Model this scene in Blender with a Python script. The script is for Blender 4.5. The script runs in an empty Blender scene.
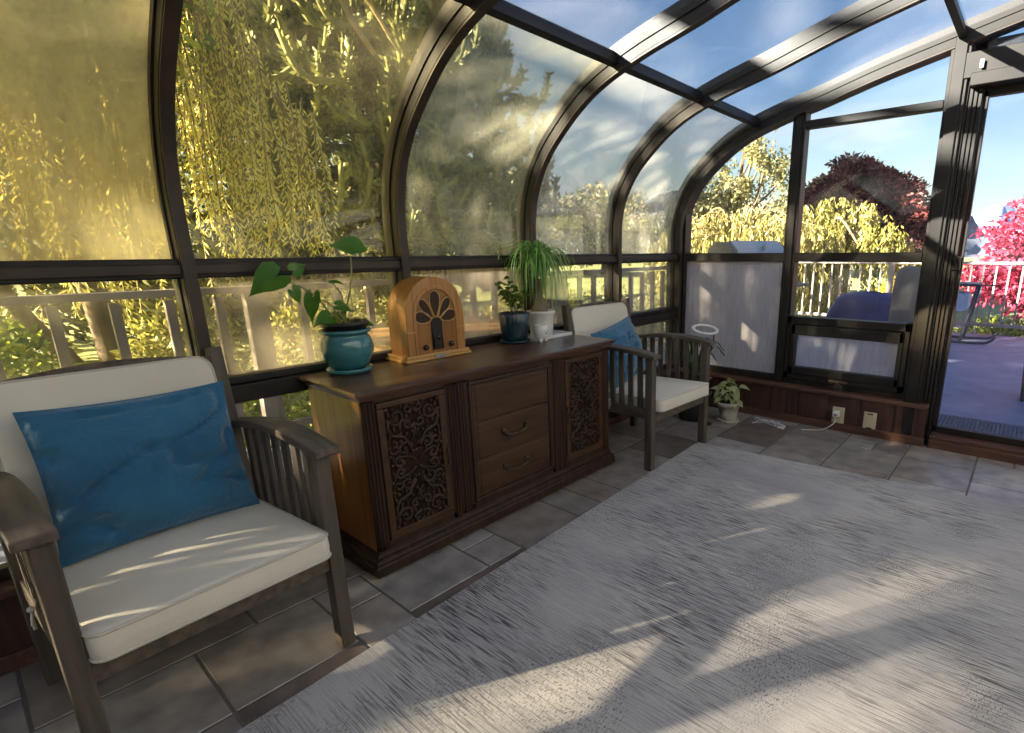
import bpy, math, random
from mathutils import Vector, Matrix
random.seed(7)
PI = math.pi
R = math.radians
sc = bpy.context.scene
col = sc.collection

# ------------------------------------------------------------ camera
cam_d = bpy.data.cameras.new('camera')
cam = bpy.data.objects.new('camera', cam_d); col.objects.link(cam)
FPX = 530.2
yaw, pitch, roll = R(-38.752), R(-14.494), R(-0.388)
Fv = Vector((math.sin(yaw)*math.cos(pitch), math.cos(yaw)*math.cos(pitch), math.sin(pitch)))
r0 = Vector((math.cos(yaw), -math.sin(yaw), 0)); u0 = r0.cross(Fv)
Rv = math.cos(roll)*r0 + math.sin(roll)*u0
Uv = -math.sin(roll)*r0 + math.cos(roll)*u0
m = Matrix((Rv, Uv, -Fv)).transposed().to_4x4(); m.translation = (0, 0, 1.3)
cam.matrix_world = m
cam_d.sensor_width = 36; cam_d.lens = FPX/1024*36
cam_d.shift_x = -91.3/1024; cam_d.shift_y = 22.3/1024
cam_d.clip_end = 3000; cam_d.clip_start = .02
sc.camera = cam
sc.view_settings.view_transform = 'Standard'; sc.view_settings.look = 'None'
sc.view_settings.gamma = 1; sc.view_settings.use_curve_mapping = False
sc.view_settings.exposure = 1.55
sc.cycles.transparent_max_bounces = 24
sc.cycles.max_bounces = 8; sc.cycles.diffuse_bounces = 4

# ------------------------------------------------------------ sun and sky
SUN = Vector((.50, .86, -.36)).normalized()
sd = bpy.data.lights.new('sun', 'SUN'); sd.energy = 20; sd.angle = R(.6); sd.color = (1, .84, .6)
so = bpy.data.objects.new('sun', sd); col.objects.link(so)
so.rotation_euler = SUN.to_track_quat('-Z', 'Y').to_euler(); so.location = (-20, -34, 16)
w = bpy.data.worlds.new('world'); sc.world = w; w.use_nodes = True
nt = w.node_tree; nt.nodes.clear()
def N(nt, t, **k):
    n = nt.nodes.new(t)
    for a, b in k.items(): setattr(n, a, b)
    return n
out = N(nt, 'ShaderNodeOutputWorld'); bg = N(nt, 'ShaderNodeBackground')
sky = N(nt, 'ShaderNodeTexSky', sky_type='NISHITA'); sky.sun_disc = False
sky.sun_elevation = R(20); sky.sun_rotation = math.atan2(-.5, -.86); sky.air_density = 1.2; sky.dust_density = .7; sky.ozone_density = 1.6
tc = N(nt, 'ShaderNodeTexCoord'); mp = N(nt, 'ShaderNodeMapping'); mp.inputs['Scale'].default_value = (1, 1, 3.2)
mp.inputs['Location'].default_value = (.35, .2, .1)
nz = N(nt, 'ShaderNodeTexNoise'); nz.inputs['Scale'].default_value = 2.3; nz.inputs['Detail'].default_value = 7; nz.inputs['Roughness'].default_value = .55
rp = N(nt, 'ShaderNodeValToRGB'); rp.color_ramp.elements[0].position = .50; rp.color_ramp.elements[1].position = .74
sep = N(nt, 'ShaderNodeSeparateXYZ')
hz = N(nt, 'ShaderNodeMapRange'); hz.inputs['From Min'].default_value = .0; hz.inputs['From Max'].default_value = .62
hz.inputs['To Min'].default_value = 1; hz.inputs['To Max'].default_value = .35
mu = N(nt, 'ShaderNodeMath', operation='MULTIPLY')
mx = N(nt, 'ShaderNodeMix', data_type='RGBA'); mx.inputs['B'].default_value = (6.4, 6.3, 6.7, 1)
L = nt.links.new
L(tc.outputs['Generated'], mp.inputs['Vector']); L(mp.outputs['Vector'], nz.inputs['Vector']); L(nz.outputs['Fac'], rp.inputs['Fac'])
L(tc.outputs['Generated'], sep.inputs[0]); L(sep.outputs['Z'], hz.inputs['Value'])
L(rp.outputs['Color'], mu.inputs[0]); L(hz.outputs['Result'], mu.inputs[1])
L(mu.outputs[0], mx.inputs['Factor']); L(sky.outputs['Color'], mx.inputs['A']); L(mx.outputs['Result'], bg.inputs['Color'])
bg.inputs['Strength'].default_value = .070
L(bg.outputs[0], out.inputs[0])

# ------------------------------------------------------------ materials
def mat(name):
    mt = bpy.data.materials.new(name); mt.use_nodes = True
    return mt, mt.node_tree, mt.node_tree.nodes['Principled BSDF']
def ramp(nt, stops):
    r = N(nt, 'ShaderNodeValToRGB'); e = r.color_ramp.elements
    while len(e) < len(stops): e.new(.5)
    for i, (p, c) in enumerate(stops): e[i].position = p; e[i].color = (*c, 1)
    return r
def noisy(name, c1, c2, scale=6, rough=.6, stretch=(1, 1, 1), bump=0., detail=5, metal=0., bscale=None, spec=.5, lo=.3, hi=.7, coat=0, sheen=0):
    mt, nt, b = mat(name); L = nt.links.new
    tc = N(nt, 'ShaderNodeTexCoord'); mp = N(nt, 'ShaderNodeMapping'); mp.inputs['Scale'].default_value = stretch
    nz = N(nt, 'ShaderNodeTexNoise'); nz.inputs['Scale'].default_value = scale; nz.inputs['Detail'].default_value = detail
    rp = ramp(nt, [(lo, c1), (hi, c2)])
    L(tc.outputs['Object'], mp.inputs[0]); L(mp.outputs[0], nz.inputs['Vector']); L(nz.outputs['Fac'], rp.inputs[0]); L(rp.outputs[0], b.inputs['Base Color'])
    b.inputs['Roughness'].default_value = rough; b.inputs['Metallic'].default_value = metal; b.inputs['Specular IOR Level'].default_value = spec
    if coat: b.inputs['Coat Weight'].default_value = coat; b.inputs['Coat Roughness'].default_value = .12
    if sheen: b.inputs['Sheen Weight'].default_value = sheen
    if bump:
        bn = N(nt, 'ShaderNodeBump'); bn.inputs['Strength'].default_value = bump; bn.inputs['Distance'].default_value = .01
        if bscale:
            n2 = N(nt, 'ShaderNodeTexNoise'); n2.inputs['Scale'].default_value = bscale; n2.inputs['Detail'].default_value = 3
            L(mp.outputs[0], n2.inputs['Vector']); L(n2.outputs['Fac'], bn.inputs['Height'])
        else: L(nz.outputs['Fac'], bn.inputs['Height'])
        L(bn.outputs[0], b.inputs['Normal'])
    return mt
def wood(name, c1, c2, axis='Z', rough=.45, scale=5, coat=0., bump=.15, spec=.5):
    st = {'Z': (9, 9, .7), 'Y': (9, .7, 9), 'X': (.7, 9, 9)}[axis]
    return noisy(name, c1, c2, scale, rough, st, bump, 6, lo=.3, hi=.68, coat=coat, spec=spec)
def leafm(name, stops, trans=.45, rough=.5):
    mt, nt, b = mat(name); L = nt.links.new
    g = N(nt, 'ShaderNodeNewGeometry'); rp = ramp(nt, stops); L(g.outputs['Random Per Island'], rp.inputs[0])
    nt.nodes.remove(b); o = nt.nodes['Material Output']
    d = N(nt, 'ShaderNodeBsdfDiffuse'); t = N(nt, 'ShaderNodeBsdfTranslucent'); gl = N(nt, 'ShaderNodeBsdfGlossy'); gl.inputs['Roughness'].default_value = rough
    m1 = N(nt, 'ShaderNodeMixShader'); m1.inputs[0].default_value = trans; m2 = N(nt, 'ShaderNodeMixShader'); m2.inputs[0].default_value = .04
    L(rp.outputs[0], d.inputs[0]); L(rp.outputs[0], t.inputs[0]); L(d.outputs[0], m1.inputs[1]); L(t.outputs[0], m1.inputs[2])
    L(m1.outputs[0], m2.inputs[1]); L(gl.outputs[0], m2.inputs[2]); L(m2.outputs[0], o.inputs[0])
    return mt
def glassm(name, haze, tint=(1, 1, 1), hcol=(.8, .8, .78), lo=.3, hi=.8, scale=1.6, trl=.6, base=.0, loc=(0, 0, 0), gloss=1.0):
    """window glass: clear transmission, fresnel reflection and a film of condensation or grime"""
    mt, nt, b = mat(name); L = nt.links.new; nt.nodes.remove(b); o = nt.nodes['Material Output']
    tr = N(nt, 'ShaderNodeBsdfTransparent'); tr.inputs[0].default_value = (*tint, 1)
    gl = N(nt, 'ShaderNodeBsdfGlossy'); gl.inputs['Roughness'].default_value = .02
    fr = N(nt, 'ShaderNodeFresnel'); fr.inputs[0].default_value = 1.45
    fm = N(nt, 'ShaderNodeMath', operation='MULTIPLY'); fm.inputs[1].default_value = .5*gloss; L(fr.outputs[0], fm.inputs[0])
    m1 = N(nt, 'ShaderNodeMixShader'); L(fm.outputs[0], m1.inputs[0]); L(tr.outputs[0], m1.inputs[1]); L(gl.outputs[0], m1.inputs[2])
    df = N(nt, 'ShaderNodeBsdfDiffuse'); tl = N(nt, 'ShaderNodeBsdfTranslucent')
    df.inputs[0].default_value = (*hcol, 1); tl.inputs[0].default_value = (*hcol, 1)
    mh = N(nt, 'ShaderNodeMixShader'); mh.inputs[0].default_value = trl; L(df.outputs[0], mh.inputs[1]); L(tl.outputs[0], mh.inputs[2])
    tc = N(nt, 'ShaderNodeTexCoord'); mp = N(nt, 'ShaderNodeMapping'); mp.inputs['Scale'].default_value = (1, 1, .7); mp.inputs['Location'].default_value = loc
    nz = N(nt, 'ShaderNodeTexNoise'); nz.inputs['Scale'].default_value = scale; nz.inputs['Detail'].default_value = 5; nz.inputs['Distortion'].default_value = .6
    n2 = N(nt, 'ShaderNodeTexNoise'); n2.inputs['Scale'].default_value = 60; n2.inputs['Detail'].default_value = 2
    mp2 = N(nt, 'ShaderNodeMapping'); mp2.inputs['Scale'].default_value = (1, 1, .12)
    rg = N(nt, 'ShaderNodeMapRange'); rg.inputs['From Min'].default_value = lo; rg.inputs['From Max'].default_value = hi
    rg.inputs['To Min'].default_value = base; rg.inputs['To Max'].default_value = haze
    r2 = N(nt, 'ShaderNodeMapRange'); r2.inputs['From Min'].default_value = .3; r2.inputs['From Max'].default_value = .75; r2.inputs['To Min'].default_value = .85; r2.inputs['To Max'].default_value = 1.15
    mu = N(nt, 'ShaderNodeMath', operation='MULTIPLY', use_clamp=True)
    L(tc.outputs['Object'], mp.inputs[0]); L(mp.outputs[0], nz.inputs['Vector']); L(tc.outputs['Object'], mp2.inputs[0]); L(mp2.outputs[0], n2.inputs['Vector'])
    L(nz.outputs['Fac'], rg.inputs[0]); L(n2.outputs['Fac'], r2.inputs[0]); L(rg.outputs[0], mu.inputs[0]); L(r2.outputs[0], mu.inputs[1])
    m2 = N(nt, 'ShaderNodeMixShader'); L(mu.outputs[0], m2.inputs[0]); L(m1.outputs[0], m2.inputs[1]); L(mh.outputs[0], m2.inputs[2])
    L(m2.outputs[0], o.inputs[0])
    return mt
M = {}
M['frame'] = noisy('frame_brown', (.026, .017, .012), (.052, .034, .023), 9, .5, bump=.08, spec=.4)
M['frame_dark'] = noisy('frame_dark', (.011, .009, .008), (.021, .016, .014), 9, .5, spec=.35)
M['frame_worn'] = noisy('frame_worn', (.045, .03, .02), (.13, .085, .05), 4, .55, (1, .5, 1))
M['knee'] = wood('knee_wall_wood', (.030, .013, .009), (.075, .033, .022), 'Z', .5)
M['knee_top'] = wood('knee_ledge_wood', (.06, .025, .016), (.13, .06, .04), 'X', .5)
M['plaster'] = noisy('plaster', (.62, .58, .52), (.70, .66, .6), 3, .9)
M['sbw'] = wood('sideboard_walnut', (.020, .010, .006), (.050, .025, .013), 'Z', .45, 4, spec=.3)
M['sbtop'] = wood('sideboard_top_walnut', (.045, .020, .010), (.11, .052, .027), 'Y', .33, 3, coat=.25)
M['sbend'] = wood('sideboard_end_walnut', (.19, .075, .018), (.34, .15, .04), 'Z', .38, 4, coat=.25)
M['sbdraw'] = wood('sideboard_drawer_walnut', (.038, .018, .008), (.078, .037, .016), 'Y', .42, 4, spec=.35)
M['sbcarve'] = noisy('sideboard_carving', (.026, .014, .008), (.060, .034, .019), 20, .5, spec=.3)
M['sbdark'] = noisy('sideboard_recess', (.018, .010, .006), (.034, .019, .011), 8, .9, spec=.1)
M['brass'] = noisy('aged_brass', (.05, .04, .025), (.12, .095, .06), 30, .45, metal=.8)
M['teak'] = wood('weathered_teak', (.055, .043, .032), (.135, .105, .08), 'X', .7, 4, bump=.3)
M['teakz'] = wood('weathered_teak_upright', (.050, .039, .029), (.115, .09, .068), 'Z', .7, 4, bump=.3)
M['cushion'] = noisy('cream_cushion', (.66, .61, .52), (.74, .69, .6), 3, .9, bump=.15, bscale=300, sheen=.2)
M['piping'] = noisy('cream_piping', (.52, .48, .41), (.6, .55, .47), 30, .9)
M['blue'] = noisy('blue_velvet', (.006, .085, .185), (.015, .135, .26), 5, .85, bump=.5, bscale=55, sheen=.7)
M['radw'] = wood('radio_oak', (.30, .12, .025), (.47, .22, .055), 'Z', .35, 5, coat=.3)
M['radf'] = wood('radio_front_oak', (.20, .075, .014), (.33, .14, .03), 'Z', .35, 5, coat=.3)
M['radl'] = wood('radio_base_oak', (.42, .22, .06), (.58, .33, .10), 'Y', .35, 5, coat=.3)
M['raddark'] = noisy('radio_cloth', (.03, .018, .01), (.06, .035, .02), 120, .9)
M['bake'] = noisy('bakelite', (.012, .009, .008), (.02, .015, .012), 10, .25)
M['plate'] = noisy('name_plate_metal', (.25, .27, .3), (.35, .37, .4), 20, .35, metal=.6)
M['teal'] = noisy('teal_glaze', (.022, .12, .14), (.05, .21, .225), 5, .16, (1, 1, 2), coat=.5)
M['teal2'] = noisy('teal_saucer_glaze', (.025, .14, .17), (.05, .2, .22), 6, .2, coat=.4)
M['blackp'] = noisy('black_plastic', (.012, .012, .013), (.022, .022, .022), 9, .45)
M['navy'] = noisy('navy_ceramic', (.003, .020, .038), (.006, .034, .055), 8, .3, coat=.3)
M['white'] = noisy('white_ceramic', (.68, .67, .65), (.76, .75, .73), 6, .28)
M['trayw'] = noisy('white_tray', (.6, .6, .6), (.7, .7, .7), 6, .35)
M['ink'] = noisy('ink', (.02, .02, .02), (.04, .04, .04), 6, .6)
M['soil'] = noisy('soil', (.025, .016, .01), (.07, .045, .028), 60, .95, bump=.6)
M['caudex'] = noisy('caudex_bark', (.12, .085, .055), (.26, .2, .14), 14, .85, (1, 1, .6), bump=.4)
M['beigep'] = noisy('beige_pot', (.42, .38, .33), (.52, .48, .42), 12, .7)
M['palm'] = leafm('palm_leaf', [(0, (.09, .24, .045)), (.6, (.19, .40, .09)), (1, (.38, .56, .18))], .35, .35)
M['phil'] = leafm('philodendron_leaf', [(0, (.04, .14, .012)), (1, (.09, .24, .02))], .45, .3)
M['stem'] = noisy('stem_green', (.12, .16, .03), (.25, .22, .07), 20, .6)
M['herb'] = leafm('herb_leaf', [(0, (.06, .15, .015)), (1, (.16, .28, .03))], .4, .4)
M['vari'] = leafm('variegated_leaf', [(0, (.10, .17, .05)), (.5, (.36, .42, .17)), (1, (.62, .63, .38))], .3, .4)
M['strap'] = leafm('strap_leaf', [(0, (.03, .07, .015)), (1, (.08, .15, .035))], .3, .4)
M['ivory'] = noisy('ivory_plastic', (.5, .45, .3), (.56, .5, .34), 5, .4)
M['whitep'] = noisy('white_plastic', (.7, .7, .7), (.78, .78, .78), 5, .4)
M['deck'] = noisy('deck_coating', (.235, .25, .36), (.32, .335, .46), 5, .6, bump=.1, bscale=200)
M['lawn'] = noisy('lawn_grass', (.15, .19, .055), (.32, .34, .12), .35, .95, detail=8)
M['path'] = noisy('pale_path', (.55, .5, .45), (.68, .62, .56), 3, .9)
M['railw'] = noisy('grey_rail_wood', (.15, .13, .12), (.25, .22, .20), 4, .8, (1, 1, .3))
M['railm'] = noisy('pale_rail_paint', (.27, .25, .23), (.36, .33, .31), 5, .5)
M['bark'] = noisy('bark', (.07, .05, .035), (.2, .15, .1), 9, .95, (1, 1, .3), bump=.5)
M['barkl'] = noisy('pale_bark', (.2, .14, .07), (.42, .32, .14), 9, .9, (1, 1, .3))
M['willow'] = leafm('willow_leaf', [(0, (.56, .50, .10)), (.5, (.76, .69, .18)), (1, (.90, .83, .32))], .6)
M['wyel'] = leafm('weeping_leaf', [(0, (.20, .195, .045)), (.5, (.30, .285, .08)), (1, (.40, .37, .14))], .5)
M['monkey'] = noisy('monkey_puzzle_scale', (.08, .085, .026), (.19, .19, .06), 3.5, .9, bump=.6, bscale=18)
M['monkeyl'] = leafm('monkey_puzzle_leaf', [(0, (.06, .07, .02)), (.6, (.14, .145, .04)), (1, (.26, .255, .08))], .25)
M['ever'] = leafm('evergreen_leaf', [(0, (.03, .04, .012)), (.6, (.10, .11, .025)), (1, (.30, .28, .05))], .3)
M['yel'] = leafm('yellow_green_leaf', [(0, (.17, .18, .03)), (.6, (.30, .285, .07)), (1, (.42, .39, .13))], .5)
M['spring'] = leafm('spring_leaf', [(0, (.20, .205, .08)), (1, (.36, .35, .18))], .5)
M['forsy'] = leafm('forsythia_flower', [(0, (.55, .42, .02)), (1, (.75, .6, .05))], .4)
M['green'] = leafm('shrub_leaf', [(0, (.08, .14, .015)), (.6, (.24, .32, .03)), (1, (.5, .52, .07))], .45)
M['purple'] = leafm('purple_leaf', [(0, (.07, .018, .022)), (.6, (.18, .05, .05)), (1, (.32, .12, .11))], .35)
M['maple'] = leafm('red_maple_leaf', [(0, (.20, .010, .03)), (.5, (.42, .035, .08)), (1, (.62, .11, .16))], .4)
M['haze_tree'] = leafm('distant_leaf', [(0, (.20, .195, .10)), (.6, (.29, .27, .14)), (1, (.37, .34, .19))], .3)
M['cedar'] = wood('cedar', (.42, .20, .05), (.62, .34, .10), 'Y', .7)
M['grillc'] = noisy('grill_cover_grey', (.14, .14, .145), (.2, .2, .2), 5, .55)
M['grills'] = noisy('grill_steel', (.36, .43, .56), (.42, .5, .62), 5, .42, metal=.1)
M['grillb'] = noisy('grill_black', (.02, .02, .022), (.04, .04, .045), 5, .5)
M['tarp'] = noisy('blue_tarp', (.018, .022, .12), (.035, .04, .2), 4, .7, bump=.5, bscale=5)
M['covergrey'] = noisy('grey_cover', (.17, .16, .16), (.24, .22, .22), 3, .8)
M['metalb'] = noisy('dark_blue_metal', (.02, .025, .05), (.035, .04, .07), 5, .5)
M['cushb'] = noisy('pale_blue_cushion', (.35, .42, .62), (.45, .52, .7), 5, .8)
M['matg'] = noisy('grey_ribbed_mat', (.17, .17, .19), (.25, .25, .26), 30, .9)
M['pinkst'] = noisy('post_brown', (.06, .03, .035), (.1, .05, .05), 5, .6)
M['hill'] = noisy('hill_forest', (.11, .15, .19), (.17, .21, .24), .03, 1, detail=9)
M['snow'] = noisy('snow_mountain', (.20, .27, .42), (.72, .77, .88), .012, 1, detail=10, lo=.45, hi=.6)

# ------------------------------------------------------------ mesh helpers
class MB:
    def __init__(s): s.v = []; s.f = []; s.T = None
    def add(s, vs, fs):
        o = len(s.v)
        if s.T is not None: vs = [s.T @ Vector(v) for v in vs]
        s.v += [tuple(v) for v in vs]; s.f += [tuple(i+o for i in f) for f in fs]; return s
    def box(s, x0, x1, y0, y1, z0, z1):
        return s.add([(x0,y0,z0),(x1,y0,z0),(x1,y1,z0),(x0,y1,z0),(x0,y0,z1),(x1,y0,z1),(x1,y1,z1),(x0,y1,z1)],
                     [(0,3,2,1),(4,5,6,7),(0,1,5,4),(1,2,6,5),(2,3,7,6),(3,0,4,7)])
    def bar(s, a, b, w, h, up=(0,0,1)):
        a = Vector(a); b = Vector(b); d = (b-a).normalized(); up = Vector(up)
        if abs(d.dot(up)) > .97: up = Vector((1,0,0))
        q = d.cross(up).normalized(); n = q.cross(d)
        vs = []
        for p in (a, b):
            for i, j in ((-1,-1),(1,-1),(1,1),(-1,1)): vs.append(p+q*(i*w/2)+n*(j*h/2))
        return s.add(vs, [(0,1,2,3)[::-1],(4,5,6,7),(0,1,5,4),(1,2,6,5),(2,3,7,6),(3,0,4,7)])
    def tube(s, pts, r, n=8, cap=True, flat=1.0, fn=None):
        pts = [Vector(p) for p in pts]; k = len(pts); vs = []
        prev = None
        for i, p in enumerate(pts):
            d = (pts[min(i+1, k-1)]-pts[max(i-1, 0)]).normalized()
            if prev is None:
                ref = Vector(fn) if fn else (Vector((0,0,1)) if abs(d.z) < .9 else Vector((1,0,0)))
                q = d.cross(ref).normalized()
            else:
                q = (prev - d*prev.dot(d)); q = q.normalized() if q.length > 1e-6 else d.orthogonal().normalized()
            prev = q; b = d.cross(q)
            rr = r(i/(k-1)) if callable(r) else r
            for j in range(n):
                a = 2*PI*j/n; vs.append(p+q*(rr*math.cos(a))+b*(rr*flat*math.sin(a)))
        fs = [(i*n+j, i*n+(j+1)%n, (i+1)*n+(j+1)%n, (i+1)*n+j) for i in range(k-1) for j in range(n)]
        if cap: fs += [tuple(range(n))[::-1], tuple((k-1)*n+j for j in range(n))]
        return s.add(vs, fs)
    def lathe(s, prof, c=(0,0,0), n=32, rib=None):
        vs = []
        for i, (r, z) in enumerate(prof):
            for j in range(n):
                a = 2*PI*j/n; rr = max(r, 1e-4)*(rib(a, z) if rib else 1)
                vs.append((c[0]+rr*math.cos(a), c[1]+rr*math.sin(a), c[2]+z))
        k = len(prof)
        fs = [(i*n+j, i*n+(j+1)%n, (i+1)*n+(j+1)%n, (i+1)*n+j) for i in range(k-1) for j in range(n)]
        fs += [tuple(range(n))[::-1], tuple((k-1)*n+j for j in range(n))]
        return s.add(vs, fs)
    def prism(s, poly, lo, hi, axis='x'):
        """poly of 2-D points extruded along axis: x -> (y,z), y -> (x,z), z -> (x,y)"""
        n = len(poly)
        def P(a, b, c): return {'x': (c,a,b), 'y': (a,c,b), 'z': (a,b,c)}[axis]
        vs = [P(a,b,lo) for a,b in poly]+[P(a,b,hi) for a,b in poly]
        fs = [tuple(range(n))[::-1], tuple(range(n,2*n))]+[(i,(i+1)%n,n+(i+1)%n,n+i) for i in range(n)]
        return s.add(vs, fs)
    def sphere(s, c, r, n=10, m=7, sx=1, sy=1, sz=1):
        vs = [(c[0]+r*sx*math.sin(PI*i/m)*math.cos(2*PI*j/n), c[1]+r*sy*math.sin(PI*i/m)*math.sin(2*PI*j/n), c[2]+r*sz*math.cos(PI*i/m)) for i in range(1,m) for j in range(n)]
        vs += [(c[0],c[1],c[2]+r*sz),(c[0],c[1],c[2]-r*sz)]
        fs = [(i*n+j,(i+1)*n+j,(i+1)*n+(j+1)%n,i*n+(j+1)%n) for i in range(m-2) for j in range(n)]
        t = (m-1)*n
        fs += [(t,j,(j+1)%n) for j in range(n)]+[(t+1,(m-2)*n+(j+1)%n,(m-2)*n+j) for j in range(n)]
        return s.add(vs, fs)
    def leaf(s, p, d, nrm, l, w):
        p = Vector(p); d = Vector(d).normalized(); q = d.cross(Vector(nrm))
        if q.length < 1e-4: q = d.orthogonal()
        q.normalize()
        return s.add([p, p+d*l*.5+q*w*.5, p+d*l, p+d*l*.5-q*w*.5], [(0,1,2,3)])
def rv():
    while 1:
        v = Vector((random.uniform(-1,1), random.uniform(-1,1), random.uniform(-1,1)))
        if .05 < v.length < 1: return v.normalized()
def obj(name, mb, mt, parent=None, smooth=False, bev=0, seg=2):
    me = bpy.data.meshes.new(name); me.from_pydata(mb.v, [], mb.f); me.validate(); me.update()
    o = bpy.data.objects.new(name, me); col.objects.link(o)
    me.materials.append(M[mt] if isinstance(mt, str) else mt)
    if smooth:
        for p in me.polygons: p.use_smooth = True
    if bev:
        b = o.modifiers.new('bevel', 'BEVEL'); b.width = bev; b.segments = seg; b.limit_method = 'ANGLE'; b.angle_limit = R(40)
        for p in me.polygons: p.use_smooth = True
        try:
            me.set_sharp_from_angle(angle=R(40))
        except Exception: pass
    if parent: o.parent = parent
    return o
def smooth_angle(o, a=40):
    for p in o.data.polygons: p.use_smooth = True
    o.data.set_sharp_from_angle(angle=R(a)); return o
def thing(name, label, cat, loc=(0,0,0), rz=0, group=None):
    o = bpy.data.objects.new(name, None); col.objects.link(o); o.empty_display_size = .1
    o.location = loc; o.rotation_euler = (0,0,rz); o['label'] = label; o['category'] = cat
    if group: o['group'] = group
    return o
def tag(o, label, cat, group=None):
    o['label'] = label; o['category'] = cat
    if group: o['group'] = group
    return o
def struct(name, mb=None, mt=None, **k):
    if mb is None:
        o = bpy.data.objects.new(name, None); col.objects.link(o)
    else: o = obj(name, mb, mt, **k)
    o['kind'] = 'structure'; return o
def copy_tree(o, parent=None):
    c = o.copy(); col.objects.link(c); c.parent = parent
    for ch in [x for x in bpy.data.objects if x.parent == o]: copy_tree(ch, c)
    return c
def catmull(P, k=6):
    P = [Vector(p) for p in P]; Q = [P[0]*2-P[1]]+P+[P[-1]*2-P[-2]]; o = []
    for i in range(1, len(Q)-2):
        a, b, c, d = Q[i-1:i+3]
        for j in range(k):
            t = j/k
            o.append(.5*((2*b)+(c-a)*t+(2*a-5*b+4*c-d)*t*t+(3*b-a-3*c+d)*t**3))
    o.append(P[-1]); return o

# ------------------------------------------------------------ the sunroom shell
XI = -2.39; YE = 4.07; YB = 4.01; YBACK = -3.3; XR = 1.7
prof = catmull([(-2.39,1.30,0),(-2.39,1.45,0),(-2.375,1.565,0),(-2.335,1.68,0),(-2.265,1.795,0),(-2.165,1.90,0),(-2.0,2.03,0),(-1.83,2.12,0),(-1.6,2.195,0),(-1.32,2.262,0),(-1.13,2.315,0),(-.86,2.385,0),(-.27,2.515,0),(.5,2.69,0),(XR,2.96,0)], 5)
prof = [(p.x, p.y) for p in prof]
def strip(pl, a, b):
    """part of the profile between arc parameters (indices as floats)"""
    return [p for p in pl if a <= p[0] <= b]
def offs(pl, d):
    o = []
    for i, p in enumerate(pl):
        a = pl[max(i-1,0)]; b = pl[min(i+1,len(pl)-1)]
        t = Vector((b[0]-a[0], b[1]-a[1])).normalized(); n = Vector((-t.y, t.x))
        o.append((p[0]+n.x*d, p[1]+n.y*d))
    return o
def sweep(mb, pl, d0, d1, y0, y1):
    A = offs(pl, d0); B = offs(pl, d1); vs = []
    for a, b in zip(A, B): vs += [(a[0],y0,a[1]),(a[0],y1,a[1]),(b[0],y1,b[1]),(b[0],y0,b[1])]
    n = len(pl)
    fs = [(4*i+j, 4*i+(j+1)%4, 4*(i+1)+(j+1)%4, 4*(i+1)+j) for i in range(n-1) for j in range(4)]
    fs += [(0,3,2,1), (4*n-4,4*n-3,4*n-2,4*n-1)]
    return mb.add(vs, fs)
fullprof = [(XI,.27),(XI,.6),(XI,1.0)]+prof
ribs = [.626-.03+.859*k for k in range(-4, 5)]   # centres; the last one is the far end rib
nt_ = 0
def trim(mb, mt, **k):
    global nt_; nt_ += 1
    return struct('trim_%d' % nt_, mb, mt, **k)
for k, y in enumerate(ribs):
    end = k == len(ribs)-1
    mb = MB()
    sweep(mb, fullprof, .0, .075, y-.022, y+.022)
    sweep(mb, fullprof, .045, .11, y-.029, y+.029)
    trim(mb, 'frame_dark')
    # warmer wooden cap strip on the room side of each rib
    mb = MB(); sweep(mb, fullprof, -.010, .002, y-.020, y+.020); trim(mb, 'frame')
# rails along the left wall: mid rail, low ledge, purlins
def yrail(x0, x1, z0, z1, mt, y0=ribs[0], y1=YE, bev=.006):
    mb = MB(); mb.box(x0, x1, y0, y1, z0, z1); trim(mb, mt, bev=bev)
yrail(-2.50, -2.405, 1.215, 1.285, 'frame_dark')
yrail(-2.41, -2.395, 1.228, 1.268, 'frame')
yrail(-2.50, -2.392, .727, .80, 'frame_dark')
yrail(-2.50, -2.41, .80, .83, 'frame_dark')
for ia in (-1.74, -.53, .75):
    j = min(range(len(fullprof)), key=lambda q: abs(fullprof[q][0]-ia))
    seg = fullprof[j-1:j+2]
    mid = Vector((fullprof[j][0], fullprof[j][1])); t = Vector((seg[2][0]-seg[0][0], seg[2][1]-seg[0][1])).normalized()
    pl_ = [tuple(mid-t*.018), tuple(mid), tuple(mid+t*.018)]
    mb = MB(); sweep(mb, pl_, .025, .085, ribs[0], YE-.04); trim(mb, 'frame_dark')
# panes : window_n = one bay opening with its glass
G = {}
G['frost'] = glassm('glass_frosted_left', .66, (.90,.87,.72), (.66,.60,.38), .32, .66, 1.3, .65, base=.38)
G['low1'] = glassm('glass_low_streaked', .24, (.97,.96,.88), (.75,.7,.5), .45, .8, 2.4, .6, base=.03)
G['clear'] = glassm('glass_yellow_film', .10, (.98,.97,.86), (.7,.66,.45), .3, .8, 1.5, .6, base=.02)
G['low2'] = glassm('glass_low_fogged', .45, (.95,.93,.85), (.78,.70,.52), .35, .65, 1.8, .6, base=.10)
G['mist'] = glassm('glass_misted', .26, (.93,.95,.93), (.62,.62,.50), .3, .65, 1.4, .55, base=.08)
G['low3'] = glassm('glass_low_fogged_grey', .45, (.92,.9,.86), (.72,.67,.6), .3, .6, 1.6, .6, base=.22)
G['mist2'] = glassm('glass_milky', .28, (.96,.97,.98), (.66,.68,.66), .3, .7, 1.2, .55, base=.12)
G['mist3'] = glassm('glass_milky_low', .32, (.96,.97,.98), (.74,.74,.68), .3, .7, 1.2, .55, base=.14)
G['low4'] = glassm('glass_low_clear', .10, (.98,.98,.95), (.75,.75,.7), .4, .8, 1.2, .5, base=.02)
G['roof'] = glassm('glass_roof', .16, (.80,.86,.95), (.62,.63,.72), .42, .75, .9, .5, base=.03, gloss=.4)
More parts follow.
